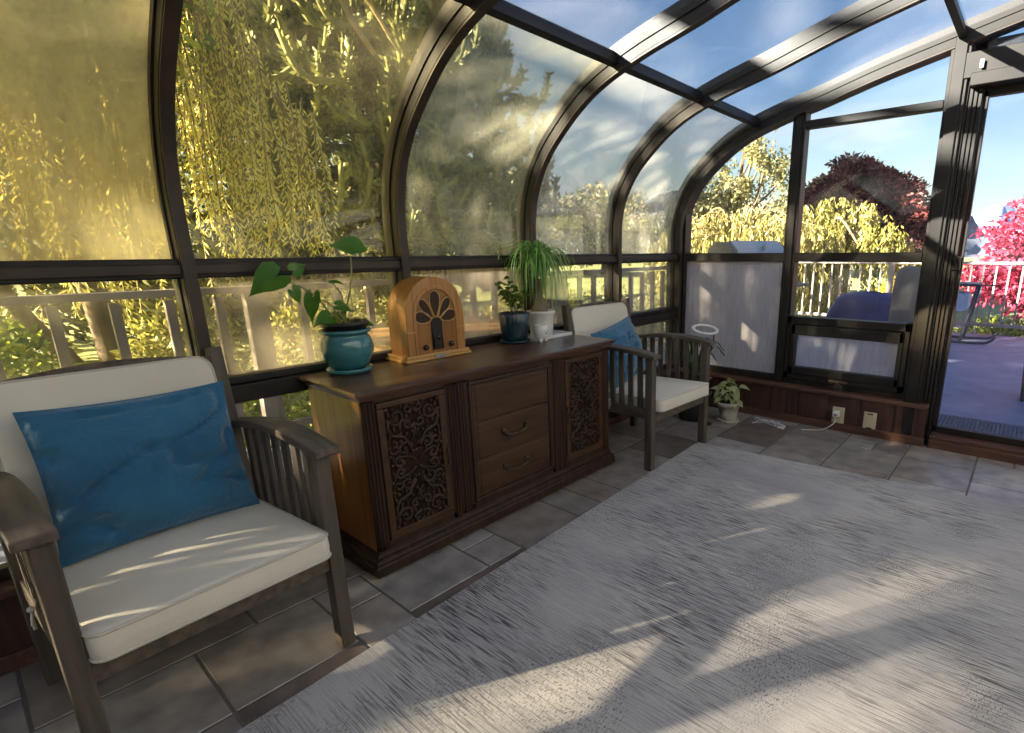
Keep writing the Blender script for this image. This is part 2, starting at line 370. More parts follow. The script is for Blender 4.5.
G['end_fog'] = glassm('glass_end_fogged', .82, (.85,.85,.9), (.60,.58,.60), .3, .62, 2.2, .6, base=.62)
G['end'] = glassm('glass_end_clear', .05, (.95,.96,.98), (.7,.72,.75), .4, .8, 1.5, .5, base=.01)
G['awn'] = glassm('glass_awning_screen', .45, (.85,.85,.9), (.58,.58,.64), .2, .8, 3, .5, base=.40)
G['door'] = glassm('glass_door', .04, (.86,.88,1.0), (.6,.62,.75), .4, .8, 1.5, .5, base=.015)
def seg_between(z0=None, x0=None, x1=None):
    P = fullprof
    o = [p for p in P if (p[1] >= (z0 or -9)) and (x0 is None or p[0] >= x0) and (x1 is None or p[0] <= x1)]
    return o
nw = 0
def window():
    global nw; nw += 1
    return struct('window_%d' % nw)
upper = [(XI,1.27)]+[p for p in fullprof if p[1] > 1.29 and p[0] < -1.76]
roof1 = [p for p in fullprof if p[1] > 1.5 and -1.75 < p[0] < -.5]
roof2 = [p for p in fullprof if p[1] > 1.5 and -.56 < p[0] < .8]
roof3 = [p for p in fullprof if p[1] > 1.5 and .45 < p[0]]
bay_u = ['end','end','end','frost','clear','mist','mist2','mist3']
bay_l = ['low4','low4','low4','low1','low2','low3','low4','low4']
for k in range(len(ribs)-1):
    y0, y1 = ribs[k]+.02, ribs[k+1]-.02
    for pl_, g in ((upper, bay_u[k]), (roof1, 'roof'), (roof2, 'roof'), (roof3, 'roof')):
        wd = window(); mb = MB(); sweep(mb, pl_, .070, .075, y0, y1); o = obj('pane', mb, G[g], wd, smooth=False); smooth_angle(o, 60)
    wd = window(); mb = MB(); mb.box(-2.465, -2.46, y0, y1, .82, 1.225); obj('pane', mb, G[bay_l[k]], wd)
    wd = window(); mb = MB(); mb.box(-2.465, -2.46, y0, y1, .31, .74); obj('pane', mb, G['low4'], wd)
    mb = MB(); mb.box(-2.48, -2.43, y0, y1, .285, .335); obj('window_frame', mb, 'frame_dark', wd, bev=.004)
# left knee wall with its ledge
mb = MB(); mb.box(-2.60, -2.40, YBACK, YE+.1, -.05, .262); struct('wall_left', mb, 'knee')
yrail(-2.56, -2.36, .262, .292, 'knee_top', YBACK, YB)
mb = MB(); mb.box(-2.40, -2.385, YBACK, YB, 0, .06); struct('baseboard_left', mb, 'knee_top', bev=.003)
# far end wall
XPL, XPR = -.592, -.408
mb = MB(); mb.box(-2.40, XPR-.03, YB+.012, YE+.16, -.05, .262)
for i in range(9):
    x = -2.38+i*.22
    mb.box(x, min(x+.208, XPR-.03), YB, YB+.014, .06, .262)
struct('wall_far', mb, 'knee', bev=.002)
mb = MB(); mb.box(-2.42, XPR-.025, YB-.02, YE+.12, .262, .292); trim(mb, 'knee_top', bev=.006)
mb = MB(); mb.box(-2.40, XPR-.02, YB-.014, YB, 0, .06); struct('baseboard_far', mb, 'knee_top', bev=.003)
def xrail(x0, x1, z0, z1, mt='frame_dark', y0=YE-.005, y1=YE+.085, bev=.004):
    mb = MB(); mb.box(x0, x1, y0, y1, z0, z1); trim(mb, mt, bev=bev)
xrail(-2.40, -.45, .292, .345)                       # bottom frame
xrail(-2.40, -.60, 1.218, 1.283)                     # mid rail
xrail(-1.43, -.60, 2.132, 2.180)                     # upper transom
# end uprights
def zpost(x0, x1, z0, z1, y0=YE-.01, y1=YE+.09, mt='frame_dark'):
    mb = MB(); mb.box(x0, x1, y0, y1, z0, z1); mb.box(x0+.02, x1-.02, y0-.014, y0+.002, z0, z1); trim(mb, mt, bev=.004)
def zr(x):
    for a, b in zip(prof, prof[1:]):
        if a[0] <= x <= b[0] and b[0] > a[0]: return a[1]+(b[1]-a[1])*(x-a[0])/(b[0]-a[0])
    return 2.9
zpost(-2.45, -2.36, .292, 1.6)
zpost(-1.515, -1.425, .292, zr(-1.47)+.06)
zpost(XPL, XPR-.08, -.02, zr(-.5)+.03, YE-.05, YE+.11)
mb = MB()
for i in range(4): mb.box(XPR-.085+i*.022, XPR-.067+i*.022, YE-.03+i*.012, YE+.12, -.02, 2.30)
trim(mb, 'frame_dark', bev=.002)
# end rib fascia following the arch (room side)
mb = MB(); sweep(mb, fullprof, .0, .10, YE-.035, YE+.095); trim(mb, 'frame_dark')
# header beam over the door
mb = MB(); mb.box(XPL+.05, XR, YE-.06, YE+.11, 2.262, 2.40); mb.box(XPL+.12, XR, YE-.075, YE+.10, 2.215, 2.285); trim(mb, 'frame_dark', bev=.005)
mb = MB(); mb.box(-.435, -.415, YE-.085, YE-.074, 2.30, 2.345); tag(obj('door_latch', mb, 'whitep', bev=.003), 'small pale latch fixed at the top of the dark door post', 'latch')
# end panes
wd = window(); mb = MB(); mb.box(-2.37, -1.51, YE+.03, YE+.035, .34, 1.22); obj('pane', mb, G['end_fog'], wd)
def archpane(x0, x1, zb, mt):
    pts = [p for p in fullprof if x0 < p[0] < x1 and p[1] > 1.3]
    pts = [(q[0], q[1]+.05) for q in ([(x0, zr(x0))]+pts+[(x1, zr(x1))])]
    poly = [(x0, zb)]+pts+[(x1, zb)]
    wd = window(); mb = MB(); mb.prism(poly, YE+.03, YE+.035, 'y'); obj('pane', mb, mt, wd)
archpane(-2.385, -1.5, 1.28, G['end']); archpane(-1.44, -.58, 2.175, G['end'])
archpane(-.42, 1.2, 2.395, G['roof'])
wd = window(); mb = MB(); mb.box(-1.44, -.59, YE+.03, YE+.035, 1.28, 2.135); obj('pane', mb, G['end'], wd)
wd = window(); mb = MB(); mb.box(-1.44, -.60, YE+.03, YE+.035, .80, 1.22); obj('pane', mb, G['end'], wd)
# awning window under it
mb = MB(); X0, X1, Z0, Z1 = -1.44, -.605, .335, .815
for (a, b, c, d, e) in ((X0, X1, Z0, Z0+.05, 0), (X0, X1, Z1-.055, Z1, 0), (X0, X0+.035, Z0, Z1, 0), (X1-.035, X1, Z0, Z1, 0)):
    mb.box(a, b, YE-.02, YE+.07, c, d)
wd = window(); obj('window_frame', mb, 'frame_dark', wd, bev=.004)
mb = MB(); x0, x1, z0, z1 = -1.40, -.635, .375, .755
for (a, b, c, d) in ((x0, x1, z0, z0+.06), (x0, x1, z1-.075, z1), (x0, x0+.035, z0, z1), (x1-.032, x1, z0, z1)):
    mb.box(a, b, YE-.03, YE+.05, c, d)
obj('sash', mb, 'frame_dark', wd, bev=.006)
mb = MB(); mb.box(x0+.03, x1-.03, YE+.02, YE+.025, z0+.05, z1-.07); obj('pane', mb, G['awn'], wd)
mb = MB(); mb.box(-1.09, -.96, YE-.045, YE-.02, .352, .366); mb.bar((-1.03, YE-.05, .355), (-.99, YE-.075, .335), .012, .008); obj('window_crank', mb, 'frame_worn', wd, bev=.003)
# sliding patio door
d = struct('door_1')
mb = MB(); mb.box(-.405, XR, YE-.06, YE+.16, -.03, .06); mb.box(-.405, XR, YE-.045, YE+.15, .06, .085); obj('sill', mb, 'knee_top', d, bev=.005)
mb = MB(); mb.box(-.405, .9, YE+.04, YE+.09, .085, .13); mb.box(-.405, .9, YE+.04, YE+.09, 2.17, 2.22); mb.box(-.405, -.378, YE+.04, YE+.09, .1, 2.2); mb.box(.85, .9, YE+.04, YE+.09, .1, 2.2)
obj('door_frame', mb, 'frame_dark', d, bev=.003)
mb = MB(); mb.box(-.385, .87, YE+.06, YE+.066, .12, 2.19); obj('pane', mb, G['door'], d)
mb = MB(); mb.box(-.43, -.385, YE-.015, YE+.02, 1.17, 1.26); obj('door_handle', mb, 'bake', d, bev=.006)
# the rest of the room
def wallbox(n, x0, x1, y0, y1, z0, z1, mt): mb = MB(); mb.box(x0, x1, y0, y1, z0, z1); return struct(n, mb, mt)
wallbox('wall_right', XR, XR+.15, YBACK-.15, YE+.15, -.05, 3.2, 'plaster')
wallbox('wall_back', -2.6, XR, YBACK-.15, YBACK, -.05, 3.1, 'plaster')
wallbox('trim_%d' % 90, .9, XR, YE-.02, YE+.1, -.03, 2.27, 'frame_dark')

# floor tiles: one slab of mixed-size stone tiles with open grout joints
def build_floor():
    U = .19; x0, y0 = -2.4, YBACK; nx = int((XR-x0)/U)+1; ny = int((YE+.0-y0)/U)+1
    g = [[0]*ny for _ in range(nx)]; mb = MB(); cols = []; rnd = random.Random(11)
    sizes = [(3,2),(2,3),(2,2),(2,2),(3,2),(2,1),(1,1)]
    for i in range(nx):
        for j in range(ny):
            if g[i][j]: continue
            s = sizes[:]; rnd.shuffle(s); s += [(1,1)]
            for a, b in s:
                if i+a <= nx and j+b <= ny and all(not g[i+p][j+q] for p in range(a) for q in range(b)): break
            for p in range(a):
                for q in range(b): g[i+p][j+q] = 1
            e = .004; X0, X1 = x0+i*U+e, min(x0+(i+a)*U-e, XR); Y0, Y1 = y0+j*U+e, min(y0+(j+b)*U-e, YE-.03)
            if X1-X0 < .02 or Y1-Y0 < .02: continue
            c = .003
            mb.add([(X0,Y0,-.004),(X1,Y0,-.004),(X1,Y1,-.004),(X0,Y1,-.004),(X0+c,Y0+c,0),(X1-c,Y0+c,0),(X1-c,Y1-c,0),(X0+c,Y1-c,0)],
                   [(4,5,6,7),(0,1,5,4),(1,2,6,5),(2,3,7,6),(3,0,4,7)])
    mt, nt, b = mat('stone_tile'); L = nt.links.new
    ge = N(nt, 'ShaderNodeNewGeometry'); rp = ramp(nt, [(0, (.15,.12,.105)), (.25, (.25,.23,.22)), (.5, (.33,.32,.315)), (.75, (.25,.215,.19)), (1, (.36,.34,.33))])
    tc = N(nt, 'ShaderNodeTexCoord'); nz = N(nt, 'ShaderNodeTexNoise'); nz.inputs['Scale'].default_value = 9; nz.inputs['Detail'].default_value = 8
    r2 = ramp(nt, [(.3, (.62,.60,.60)), (.7, (1.25,1.2,1.15))]); mx = N(nt, 'ShaderNodeMix', data_type='RGBA', blend_type='MULTIPLY'); mx.inputs['Factor'].default_value = 1
    L(ge.outputs['Random Per Island'], rp.inputs[0]); L(tc.outputs['Object'], nz.inputs['Vector']); L(nz.outputs['Fac'], r2.inputs[0])
    L(rp.outputs[0], mx.inputs['A']); L(r2.outputs[0], mx.inputs['B']); L(mx.outputs['Result'], b.inputs['Base Color'])
    b.inputs['Roughness'].default_value = .38
    bn = N(nt, 'ShaderNodeBump'); bn.inputs['Strength'].default_value = .35; bn.inputs['Distance'].default_value = .006; L(nz.outputs['Fac'], bn.inputs['Height']); L(bn.outputs[0], b.inputs['Normal'])
    fl = struct('floor', mb, mt)
    mb = MB(); mb.box(-2.6, XR+.1, YBACK-.1, YE+.1, -.12, -.003)
    gr = obj('grout', mb, noisy('grout', (.10,.09,.085), (.15,.135,.125), 30, .9), fl)
build_floor()

# ------------------------------------------------------------ rug
def build_rug():
    c = [Vector(p) for p in ((-1.673,3.135,0),(1.1,3.387,0),(1.25,-1.2,0),(-1.49,-1.2,0))]
    mt, nt, b = mat('rug_weave'); L = nt.links.new
    tc = N(nt, 'ShaderNodeTexCoord')
    def nz(scale, st, det=2, rough=.5):
        mp = N(nt, 'ShaderNodeMapping'); mp.inputs['Scale'].default_value = st; mp.inputs['Rotation'].default_value = (0,0,R(-3))
        n = N(nt, 'ShaderNodeTexNoise'); n.inputs['Scale'].default_value = scale; n.inputs['Detail'].default_value = det; n.inputs['Roughness'].default_value = rough
        L(tc.outputs['Object'], mp.inputs[0]); L(mp.outputs[0], n.inputs['Vector']); return n.outputs['Fac']
    def rng(s, a, b_, c_=0, d_=1):
        m_ = N(nt, 'ShaderNodeMapRange'); m_.inputs[1].default_value = a; m_.inputs[2].default_value = b_; m_.inputs[3].default_value = c_; m_.inputs[4].default_value = d_
        L(s, m_.inputs[0]); return m_.outputs[0]
    def mul(a, b_):
        m_ = N(nt, 'ShaderNodeMath', operation='MULTIPLY'); L(a, m_.inputs[0])
        if isinstance(b_, float): m_.inputs[1].default_value = b_
        else: L(b_, m_.inputs[1])
        return m_.outputs[0]
    def mxv(a, b_):
        m_ = N(nt, 'ShaderNodeMath', operation='MAXIMUM'); L(a, m_.inputs[0]); L(b_, m_.inputs[1]); return m_.outputs[0]
    longd = rng(nz(1, (6, 190, 1), 3, .7), .50, .58)       # long dashes running across the rug
    area = rng(nz(1.6, (1, 1, 1), 3), .40, .60, .25, 1)
    cross = rng(nz(1, (240, 75, 1), 2), .54, .62)          # short ticks the other way
    area2 = rng(nz(2.1, (1.3, .8, 1), 2), .50, .60)
    fine = rng(nz(260, (1, 1, 1), 2), .55, .7)
    big = rng(nz(1.1, (.8, 2.2, 1), 4), .45, .7)
    d1 = mul(longd, area); d2 = mul(mul(cross, area2), .75)
    d = mxv(d1, d2)
    d = mxv(d, mul(fine, .35))
    mx1 = N(nt, 'ShaderNodeMix', data_type='RGBA'); mx1.inputs['A'].default_value = (.52,.50,.485,1); mx1.inputs['B'].default_value = (.38,.37,.38,1); L(big, mx1.inputs['Factor'])
    mx2 = N(nt, 'ShaderNodeMix', data_type='RGBA'); mx2.inputs['B'].default_value = (.07,.07,.085,1); L(mx1.outputs['Result'], mx2.inputs['A']); L(mul(d, .95), mx2.inputs['Factor'])
    L(mx2.outputs['Result'], b.inputs['Base Color']); b.inputs['Roughness'].default_value = .95; b.inputs['Specular IOR Level'].default_value = .1
    inv = N(nt, 'ShaderNodeMath', operation='SUBTRACT'); inv.inputs[0].default_value = 1; L(d, inv.inputs[1])
    bn = N(nt, 'ShaderNodeBump'); bn.inputs['Strength'].default_value = .6; bn.inputs['Distance'].default_value = .004; L(inv.outputs[0], bn.inputs['Height']); L(bn.outputs[0], b.inputs['Normal'])
    mb = MB(); mb.add([(*p.xy, z) for z in (.0005, .011) for p in c], [(0,1,2,3),(7,6,5,4),(0,4,5,1),(1,5,6,2),(2,6,7,3),(3,7,4,0)])
    tag(obj('area_rug', mb, mt, bev=.004), 'large cream and charcoal distressed area rug lying on the stone tiles', 'rug')
build_rug()
from mathutils import noise as mnoise
def WB(t):
    """mesh builder taking world coordinates for a part of an unrotated thing"""
    m_ = MB(); m_.T = Matrix.Translation(-Vector(t.location)); return m_

# ------------------------------------------------------------ slatted armchairs
def rbox_poly(x0, x1, y0, y1, r, n=5):
    P = []
    for cx, cy, a0 in ((x1-r,y1-r,0),(x0+r,y1-r,90),(x0+r,y0+r,180),(x1-r,y0+r,270)):
        for i in range(n+1):
            a = R(a0+90*i/n); P.append((cx+r*math.cos(a), cy+r*math.sin(a)))
    return P
def cushion_mb(x0, x1, y0, y1, th, r=.035, crown=.012, n=14):
    """flat slab with rounded plan corners and a slightly crowned top; z from 0 to th"""
    poly = rbox_poly(x0, x1, y0, y1, r); mb = MB(); k = len(poly); cx, cy = (x0+x1)/2, (y0+y1)/2
    rings = []
    for s, z in ((.93,.0),(.985,.004),(1,.014),(1.006,th*.5),(1,th-.012),(.985,th-.003),(.94,th),(.8,th+crown*.4),(.5,th+crown*.85),(.2,th+crown)):
        rings.append([(cx+(p[0]-cx)*s, cy+(p[1]-cy)*s, z) for p in poly])
    vs = [v for rg in rings for v in rg]
    fs = [(i*k+j, i*k+(j+1)%k, (i+1)*k+(j+1)%k, (i+1)*k+j) for i in range(len(rings)-1) for j in range(k)]
    fs += [tuple(range(k))[::-1], tuple((len(rings)-1)*k+j for j in range(k))]
    mb.add(vs, fs)
    pip = MB()
    for z, s in ((th-.006, 1.0), (.010, 1.0)):
        P = [(cx+(p[0]-cx)*s, cy+(p[1]-cy)*s, z) for p in poly]; P.append(P[0]); pip.tube(P, .0045, 6, cap=False)
    return mb, pip
def xf(mb, T):
    mb.v = [tuple(T @ Vector(v)) for v in mb.v]; return mb
HW = .308
def arm_z(x):
    t = (x-.045)/(-.70); return .722+.030*math.sin(PI*min(1,t*1.0))-.035*t*t
def make_chair():
    t = thing('slatted_armchair', '', 'armchair')
    for s in (-1, 1):
        y = s*HW
        mb = MB(); mb.bar((0,y,0), (0,y,.705), .045, .05, up=(1,0,0)); obj('leg', mb, 'teakz', t, bev=.004)
        mb = MB(); mb.bar((-.600,y,0), (-.615,y,.40), .045, .05, up=(1,0,0)); mb.bar((-.615,y,.395), (-.695,y,.965), .042, .05, up=(1,0,0)); obj('leg', mb, 'teakz', t, bev=.004)
        # arm board, arched along its length
        mb = MB(); n = 14; vs = []
        for i in range(n+1):
            x = .05-.72*i/n; z = arm_z(x); hw = .040-.010*abs(i/n-.25)
            for dy, dz in ((-hw,-.026),(hw,-.026),(hw,0),(-hw,0)): vs.append((x, y+dy+s*.008, z+dz))
        fs = [(4*i+j, 4*i+(j+1)%4, 4*i+4+(j+1)%4, 4*i+4+j) for i in range(n) for j in range(4)]+[(3,2,1,0),(4*n,4*n+1,4*n+2,4*n+3)]
        mb.add(vs, fs); obj('arm', mb, 'teak', t, bev=.004)
        mb = MB(); mb.bar((-.0,y,.355), (-.61,y,.335), .024, .062); obj('side_rail', mb, 'teak', t, bev=.003)
        for i in range(7):
            x = -.075-.072*i
            mb = MB(); mb.bar((x,y,.37), (x-.004,y,arm_z(x)-.022), .014, .036, up=(1,0,0)); obj('slat', mb, 'teakz', t, bev=.002)
    mb = MB(); mb.bar((.0,-HW,.330), (.0,HW,.330), .024, .060); mb.bar((-.61,-HW,.31), (-.61,HW,.31), .024, .055)
    for i in range(6): mb.bar((-.06-.095*i,-HW+.02,.352-.007*i), (-.06-.095*i,HW-.02,.352-.007*i), .055, .014)
    obj('seat_frame', mb, 'teak', t, bev=.003)
    # arched back rail and back slats
    mb = MB(); n = 12; vs = []
    for i in range(n+1):
        u = i/n*2-1; y = u*(HW-.02); zt = .935+.028*math.cos(u*PI/2); zb = zt-.075
        for dx, z in ((-.012,zb),(.012,zb),(.012,zt),(-.012,zt)): vs.append((-.684+dx-(z-.93)*.14, y, z))
    fs = [(4*i+j, 4*i+(j+1)%4, 4*i+4+(j+1)%4, 4*i+4+j) for i in range(n) for j in range(4)]+[(3,2,1,0),(4*n,4*n+1,4*n+2,4*n+3)]
    mb.add(vs, fs); obj('back_rail', mb, 'teak', t, bev=.003)
    for i in range(6):
        y = -.235+.094*i
        mb = MB(); mb.bar((-.628,y,.33), (-.682,y,.87), .012, .036, up=(1,0,0)); obj('back_slat', mb, 'teakz', t, bev=.002)
    a, p = cushion_mb(-.605, .065, -.2835, .2835, .084)
    T = Matrix.Translation((0,0,.366)) @ Matrix.Translation((.06,0,0)) @ Matrix.Rotation(R(2.6)*-1, 4, 'Y') @ Matrix.Translation((-.06,0,0))
    c = obj('seat_cushion', xf(a, T), 'cushion', t, smooth=True); smooth_angle(c, 50); obj('piping', xf(p, T), 'piping', c, smooth=True)
    a, p = cushion_mb(-.02, .51, -.285, .285, .062, r=.05)
    # slab laid flat (x up the back, z towards the sitter) then leaned
    sn, cs = math.sin(R(14)), math.cos(R(14))
    T = Matrix(((-sn,0,cs,-.605),(0,-1,0,0),(cs,0,sn,.432),(0,0,0,1)))
    c = obj('back_cushion', xf(a, T), 'cushion', t, smooth=True); smooth_angle(c, 50); obj('piping', xf(p, T), 'piping', c, smooth=True)
    mb = MB(); mb.tube([(-.30,-HW-.02,.40),(-.305,-HW-.026,.37),(-.30,-HW-.026,.34)], .004, 6); mb.tube([(-.30,-HW-.022,.40),(-.285,-HW-.03,.36)], .003, 6); mb.sphere((-.30,-HW-.024,.40), .008)
    obj('cushion_tie', mb, 'cushion', t, smooth=True)
    return t
chair = make_chair()
chair.location = (-1.65, .344, 0); chair.rotation_euler = (0,0,.055)
chair['label'] = 'slatted grey wooden armchair nearest the camera, left of the sideboard, large blue cushion on it'
chair2 = copy_tree(chair)
chair2.location = (-1.666, 2.847, 0); chair2.rotation_euler = (0,0,-.045)
chair2['label'] = 'slatted grey wooden armchair farther away, in the corner beyond the sideboard'
for c_ in (chair, chair2): c_['group'] = 'slatted armchairs with cream cushions'

def pillow_mb(w, h, t, seed, pinch=.06, amp=1.5):
    mb = MB(); nu, nv = 44, 34; vs = []
    for side in (1, -1):
        for j in range(nv+1):
            for i in range(nu+1):
                u = i/nu*2-1; v = j/nv*2-1
                e = max(0, (1-u**2)*(1-v**2))**.42
                x = u*w/2*(1-pinch*(1-v*v)*abs(u)); y = v*h/2*(1-pinch*(1-u*u)*abs(v))
                q = Vector((u*1.5+seed, v*2.6, seed))
                wr = mnoise.noise(q)*.5+mnoise.noise(q*2.3)*.28
                fold = abs(mnoise.noise(Vector((u*.9+v*.5+seed*3, v*3.3-u*.8, seed))))
                ed = min(1, (1-max(abs(u), abs(v)))*7)
                z = side*(e*t/2) + amp*ed*(wr*.012 - .016*max(0, .14-fold)/.14)*(1 if side > 0 else .3)
                vs.append((x, y, z))
    k = (nu+1)*(nv+1); fs = []
    for s in (0, 1):
        for j in range(nv):
            for i in range(nu):
                a = s*k+j*(nu+1)+i; f = (a, a+1, a+nu+2, a+nu+1); fs.append(f if s == 0 else f[::-1])
    bd = [i for i in range(nu+1)]+[j*(nu+1)+nu for j in range(1,nv+1)]+[nv*(nu+1)+i for i in range(nu-1,-1,-1)]+[j*(nu+1) for j in range(nv-1,0,-1)]
    for a, b in zip(bd, bd[1:]+bd[:1]): fs.append((b, a, a+k, b+k))
    return mb.add(vs, fs)
def place_pillow(mb, name, label, origin, rz, lean, spin, group):
    """pillow plane: x -> lateral, y -> up the back, z -> towards the sitter"""
    T = Matrix.Translation(origin) @ Matrix.Rotation(rz, 4, 'Z') @ Matrix.Rotation(-lean, 4, 'Y') @ Matrix(((0,0,1,0),(1,0,0,0),(0,1,0,0),(0,0,0,1))) @ Matrix.Rotation(spin, 4, 'Z')
    o = obj(name, mb, 'blue', smooth=True); o.matrix_world = T
    return tag(o, label, 'cushion', group)
place_pillow(pillow_mb(.515, .46, .15, 1.7, amp=1.9), 'throw_pillow', 'large rumpled blue velvet cushion on the nearest armchair', (-2.125, .33, .652), .055, R(20), R(-1.2), 'blue velvet cushions')
place_pillow(pillow_mb(.44, .40, .13, 5.2), 'throw_pillow', 'blue cushion tilted on the far armchair in the corner', (-2.11, 2.83, .645), -.045, R(20), R(11), 'blue velvet cushions')

# ------------------------------------------------------------ sideboard
SX = -1.93; SB0, SB1 = .90, 2.48
sb = thing('sideboard', 'long dark walnut sideboard with carved scroll doors and three drawers', 'sideboard', (-2.16, 1.69, 0))
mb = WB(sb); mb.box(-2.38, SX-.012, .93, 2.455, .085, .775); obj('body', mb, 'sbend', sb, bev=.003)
# front frame
mb = WB(sb)
mb.box(SX-.014, SX, .93, 2.455, .085, .14); mb.box(SX-.014, SX, .93, 2.455, .735, .775)
for a, b in ((.93,.985),(1.30,1.425),(1.955,2.068),(2.39,2.455)): mb.box(SX-.014, SX, a, b, .085, .775)
obj('face_frame', mb, 'sbw', sb, bev=.002)
for c_ in (.957, 1.335, 1.385, 1.995, 2.035, 2.425):
    mb = WB(sb); mb.prism([(SX-.003,c_-.02),(SX+.003,c_-.02),(SX+.008,c_-.015),(SX+.003,c_-.009),(SX+.003,c_-.005),(SX+.009,c_),(SX+.003,c_+.005),(SX+.003,c_+.009),(SX+.008,c_+.015),(SX+.003,c_+.02),(SX-.003,c_+.02)][::-1], .12, .745, 'z'); obj('fluted_moulding', mb, 'sbw', sb)
# base plinth, swept moulding
def frame_mould(mb, x0, x1, y0, y1, prof_):
    """prof_: list of (outset, z); loops round three sides and the back"""
    n = len(prof_); vs = []
    for o_, z in prof_: vs += [(x0, y0-o_, z), (x1+o_, y0-o_, z), (x1+o_, y1+o_, z), (x0, y1+o_, z)]
    fs = [(4*i+j, 4*i+(j+1)%4, 4*i+4+(j+1)%4, 4*i+4+j) for i in range(n-1) for j in range(4)]+[(3,2,1,0),(4*n-4,4*n-3,4*n-2,4*n-1)]
    return mb.add(vs, fs)
mb = WB(sb); frame_mould(mb, -2.385, SX, .93, 2.455, [(-.02,.012),(.022,.012),(.028,.018),(.028,.054),(.022,.060),(.022,.070),(.016,.076),(.009,.080),(.009,.092),(.003,.098),(.0,.112)])
obj('plinth', mb, 'sbw', sb)
mb = WB(sb); frame_mould(mb, -2.395, SX, .93, 2.455, [(.0,.748),(.004,.756),(.010,.764),(.012,.770),(.020,.772),(.028,.776),(.030,.782),(.030,.790),(.026,.795),(.0,.797)])
obj('top', mb, 'sbtop', sb)
def scroll(c, r, a0, turns, n=26, rmin=.16):
    """spiral from the inside out, ending at angle a0 at radius r (u, v)"""
    P = []
    for i in range(n+1):
        t = i/n; a = a0-(1-t)*turns*2*PI; rr = r*(rmin+(1-rmin)*t); P.append((c[0]+rr*math.cos(a), c[1]+rr*math.sin(a)))
    return P
def carve(mb, u0, u1, v0, v1, x):
    W, H = u1-u0, v1-v0; cu = (u0+u1)/2
    def put(P, r=.0088, fl=.85):
        mb.tube([(x+.004, p[0], p[1]) for p in P], lambda t: r*(.55+.45*math.sin(PI*min(1, max(0, t)))), 6, flat=fl)
    for half in (0, 1):
        for ms in (-1, 1):
            for vs_ in ((1,) if True else ()):
                fl = 1 if half else -1; base = (v0+v1)/2+fl*.004
                def Q(a, b): return (cu+ms*a*W/2, base+fl*b*H/2)
                def tr(P): return [Q(a, b) for a, b in P]
                asp = (W/2)/(H/2)
                def sp(ca, cb, r, a0, tn): return [(ca+p[0]/1.0, cb+p[1]*asp) for p in scroll((0,0), r, a0, tn)]
                # large S: outer spiral at the corner sweeping to the centre line
                A = sp(.60, .80, .30, R(0), 1.35)
                B = sp(.42, .27, .27, R(200), 1.3)
                put(tr(A)+[Q(.93,.66), Q(.80,.52), Q(.40,.46)]+tr([(a, b) for a, b in B[::-1]]))
                C_ = sp(.76, .30, .19, R(40), 1.25)
                put(tr(C_)+[Q(.94,.44), Q(.88,.56)])
                D_ = sp(.22, .66, .18, R(180), -1.25)
                put(tr(D_)+[Q(.03,.56), Q(.03,.45), Q(.16,.38)])
                E_ = sp(.20, .90, .15, R(180), -1.1); put(tr(E_)+[Q(.04,.80)])
                F_ = sp(.62, .07, .20, R(90), 1.2); put(tr(F_)+[Q(.45,.14), Q(.2,.10), Q(.05,.04)])
                for a, b, r in ((.93,.95,.010),(.93,.62,.008),(.96,.20,.009),(.05,.97,.009),(.30,.50,.008),(.60,.52,.007),(.42,.80,.006),(.9,.05,.009),(.28,.12,.007),(.02,.2,.008),(.60,.80,.009),(.42,.27,.009),(.95,.78,.008),(.70,.93,.009),(.80,.76,.008),(.12,.82,.008),(.33,.72,.009),(.10,.52,.008),(.52,.40,.009),(.60,.24,.008),(.78,.42,.008),(.96,.35,.008),(.14,.20,.009),(.48,.04,.008),(.90,.50,.008),(.22,.97,.008)):
                    q = Q(a, b); mb.sphere((x+.004, q[0], q[1]), r, 8, 5)
                for a, b in ((.50,.62),(.12,.30),(.85,.14),(.40,.96),(.72,.62),(.50,.50),(.30,.36),(.86,.86),(.25,.78),(.66,.36),(.36,.18)):   # small leaves
                    q = Q(a, b); mb.sphere((x+.003, q[0], q[1]), .011, 8, 5, .5, .6, 1.3)
def add_door(y0, y1, hinge):
    d = MB(); d.T = Matrix.Translation(-Vector(sb.location))
    z0, z1 = .142, .733; u0, u1, v0, v1 = y0+.030, y1-.030, .178, .708
    for a in ((y0,y1,z0,v0),(y0,y1,v1,z1),(y0,u0,v0,v1),(u1,y1,v0,v1)): d.box(SX-.012, SX+.006, *a)
    o = obj('door', d, 'sbdraw', sb, bev=.004)
    p = WB(sb); p.box(SX-.011, SX-.006, u0-.004, u1+.004, v0-.004, v1+.004); obj('recess', p, 'sbdark', o)
    c = WB(sb); carve(c, u0, u1, v0, v1, SX-.005); obj('carved_scrollwork', c, 'sbcarve', o, smooth=True)
    k = WB(sb); yk = y1-.008 if hinge < 0 else y0+.008
    for zz in (.46, .395): k.sphere((SX+.010, yk, zz), .007, 8, 6)
    k.tube([(SX+.012, yk, .47), (SX+.014, yk, .43), (SX+.012, yk, .39)], .0035, 6); obj('door_pull', k, 'brass', o, smooth=True)
    return o
add_door(.988, 1.298, -1); add_door(2.07, 2.388, 1)
mb = WB(sb)   # moulded frame round the drawers
for a in ((1.425,1.955,.142,.162),(1.425,1.955,.715,.735),(1.425,1.447,.162,.715),(1.933,1.955,.162,.715)): mb.box(SX-.01, SX+.009, *a)
obj('drawer_surround', mb, 'sbw', sb, bev=.005)
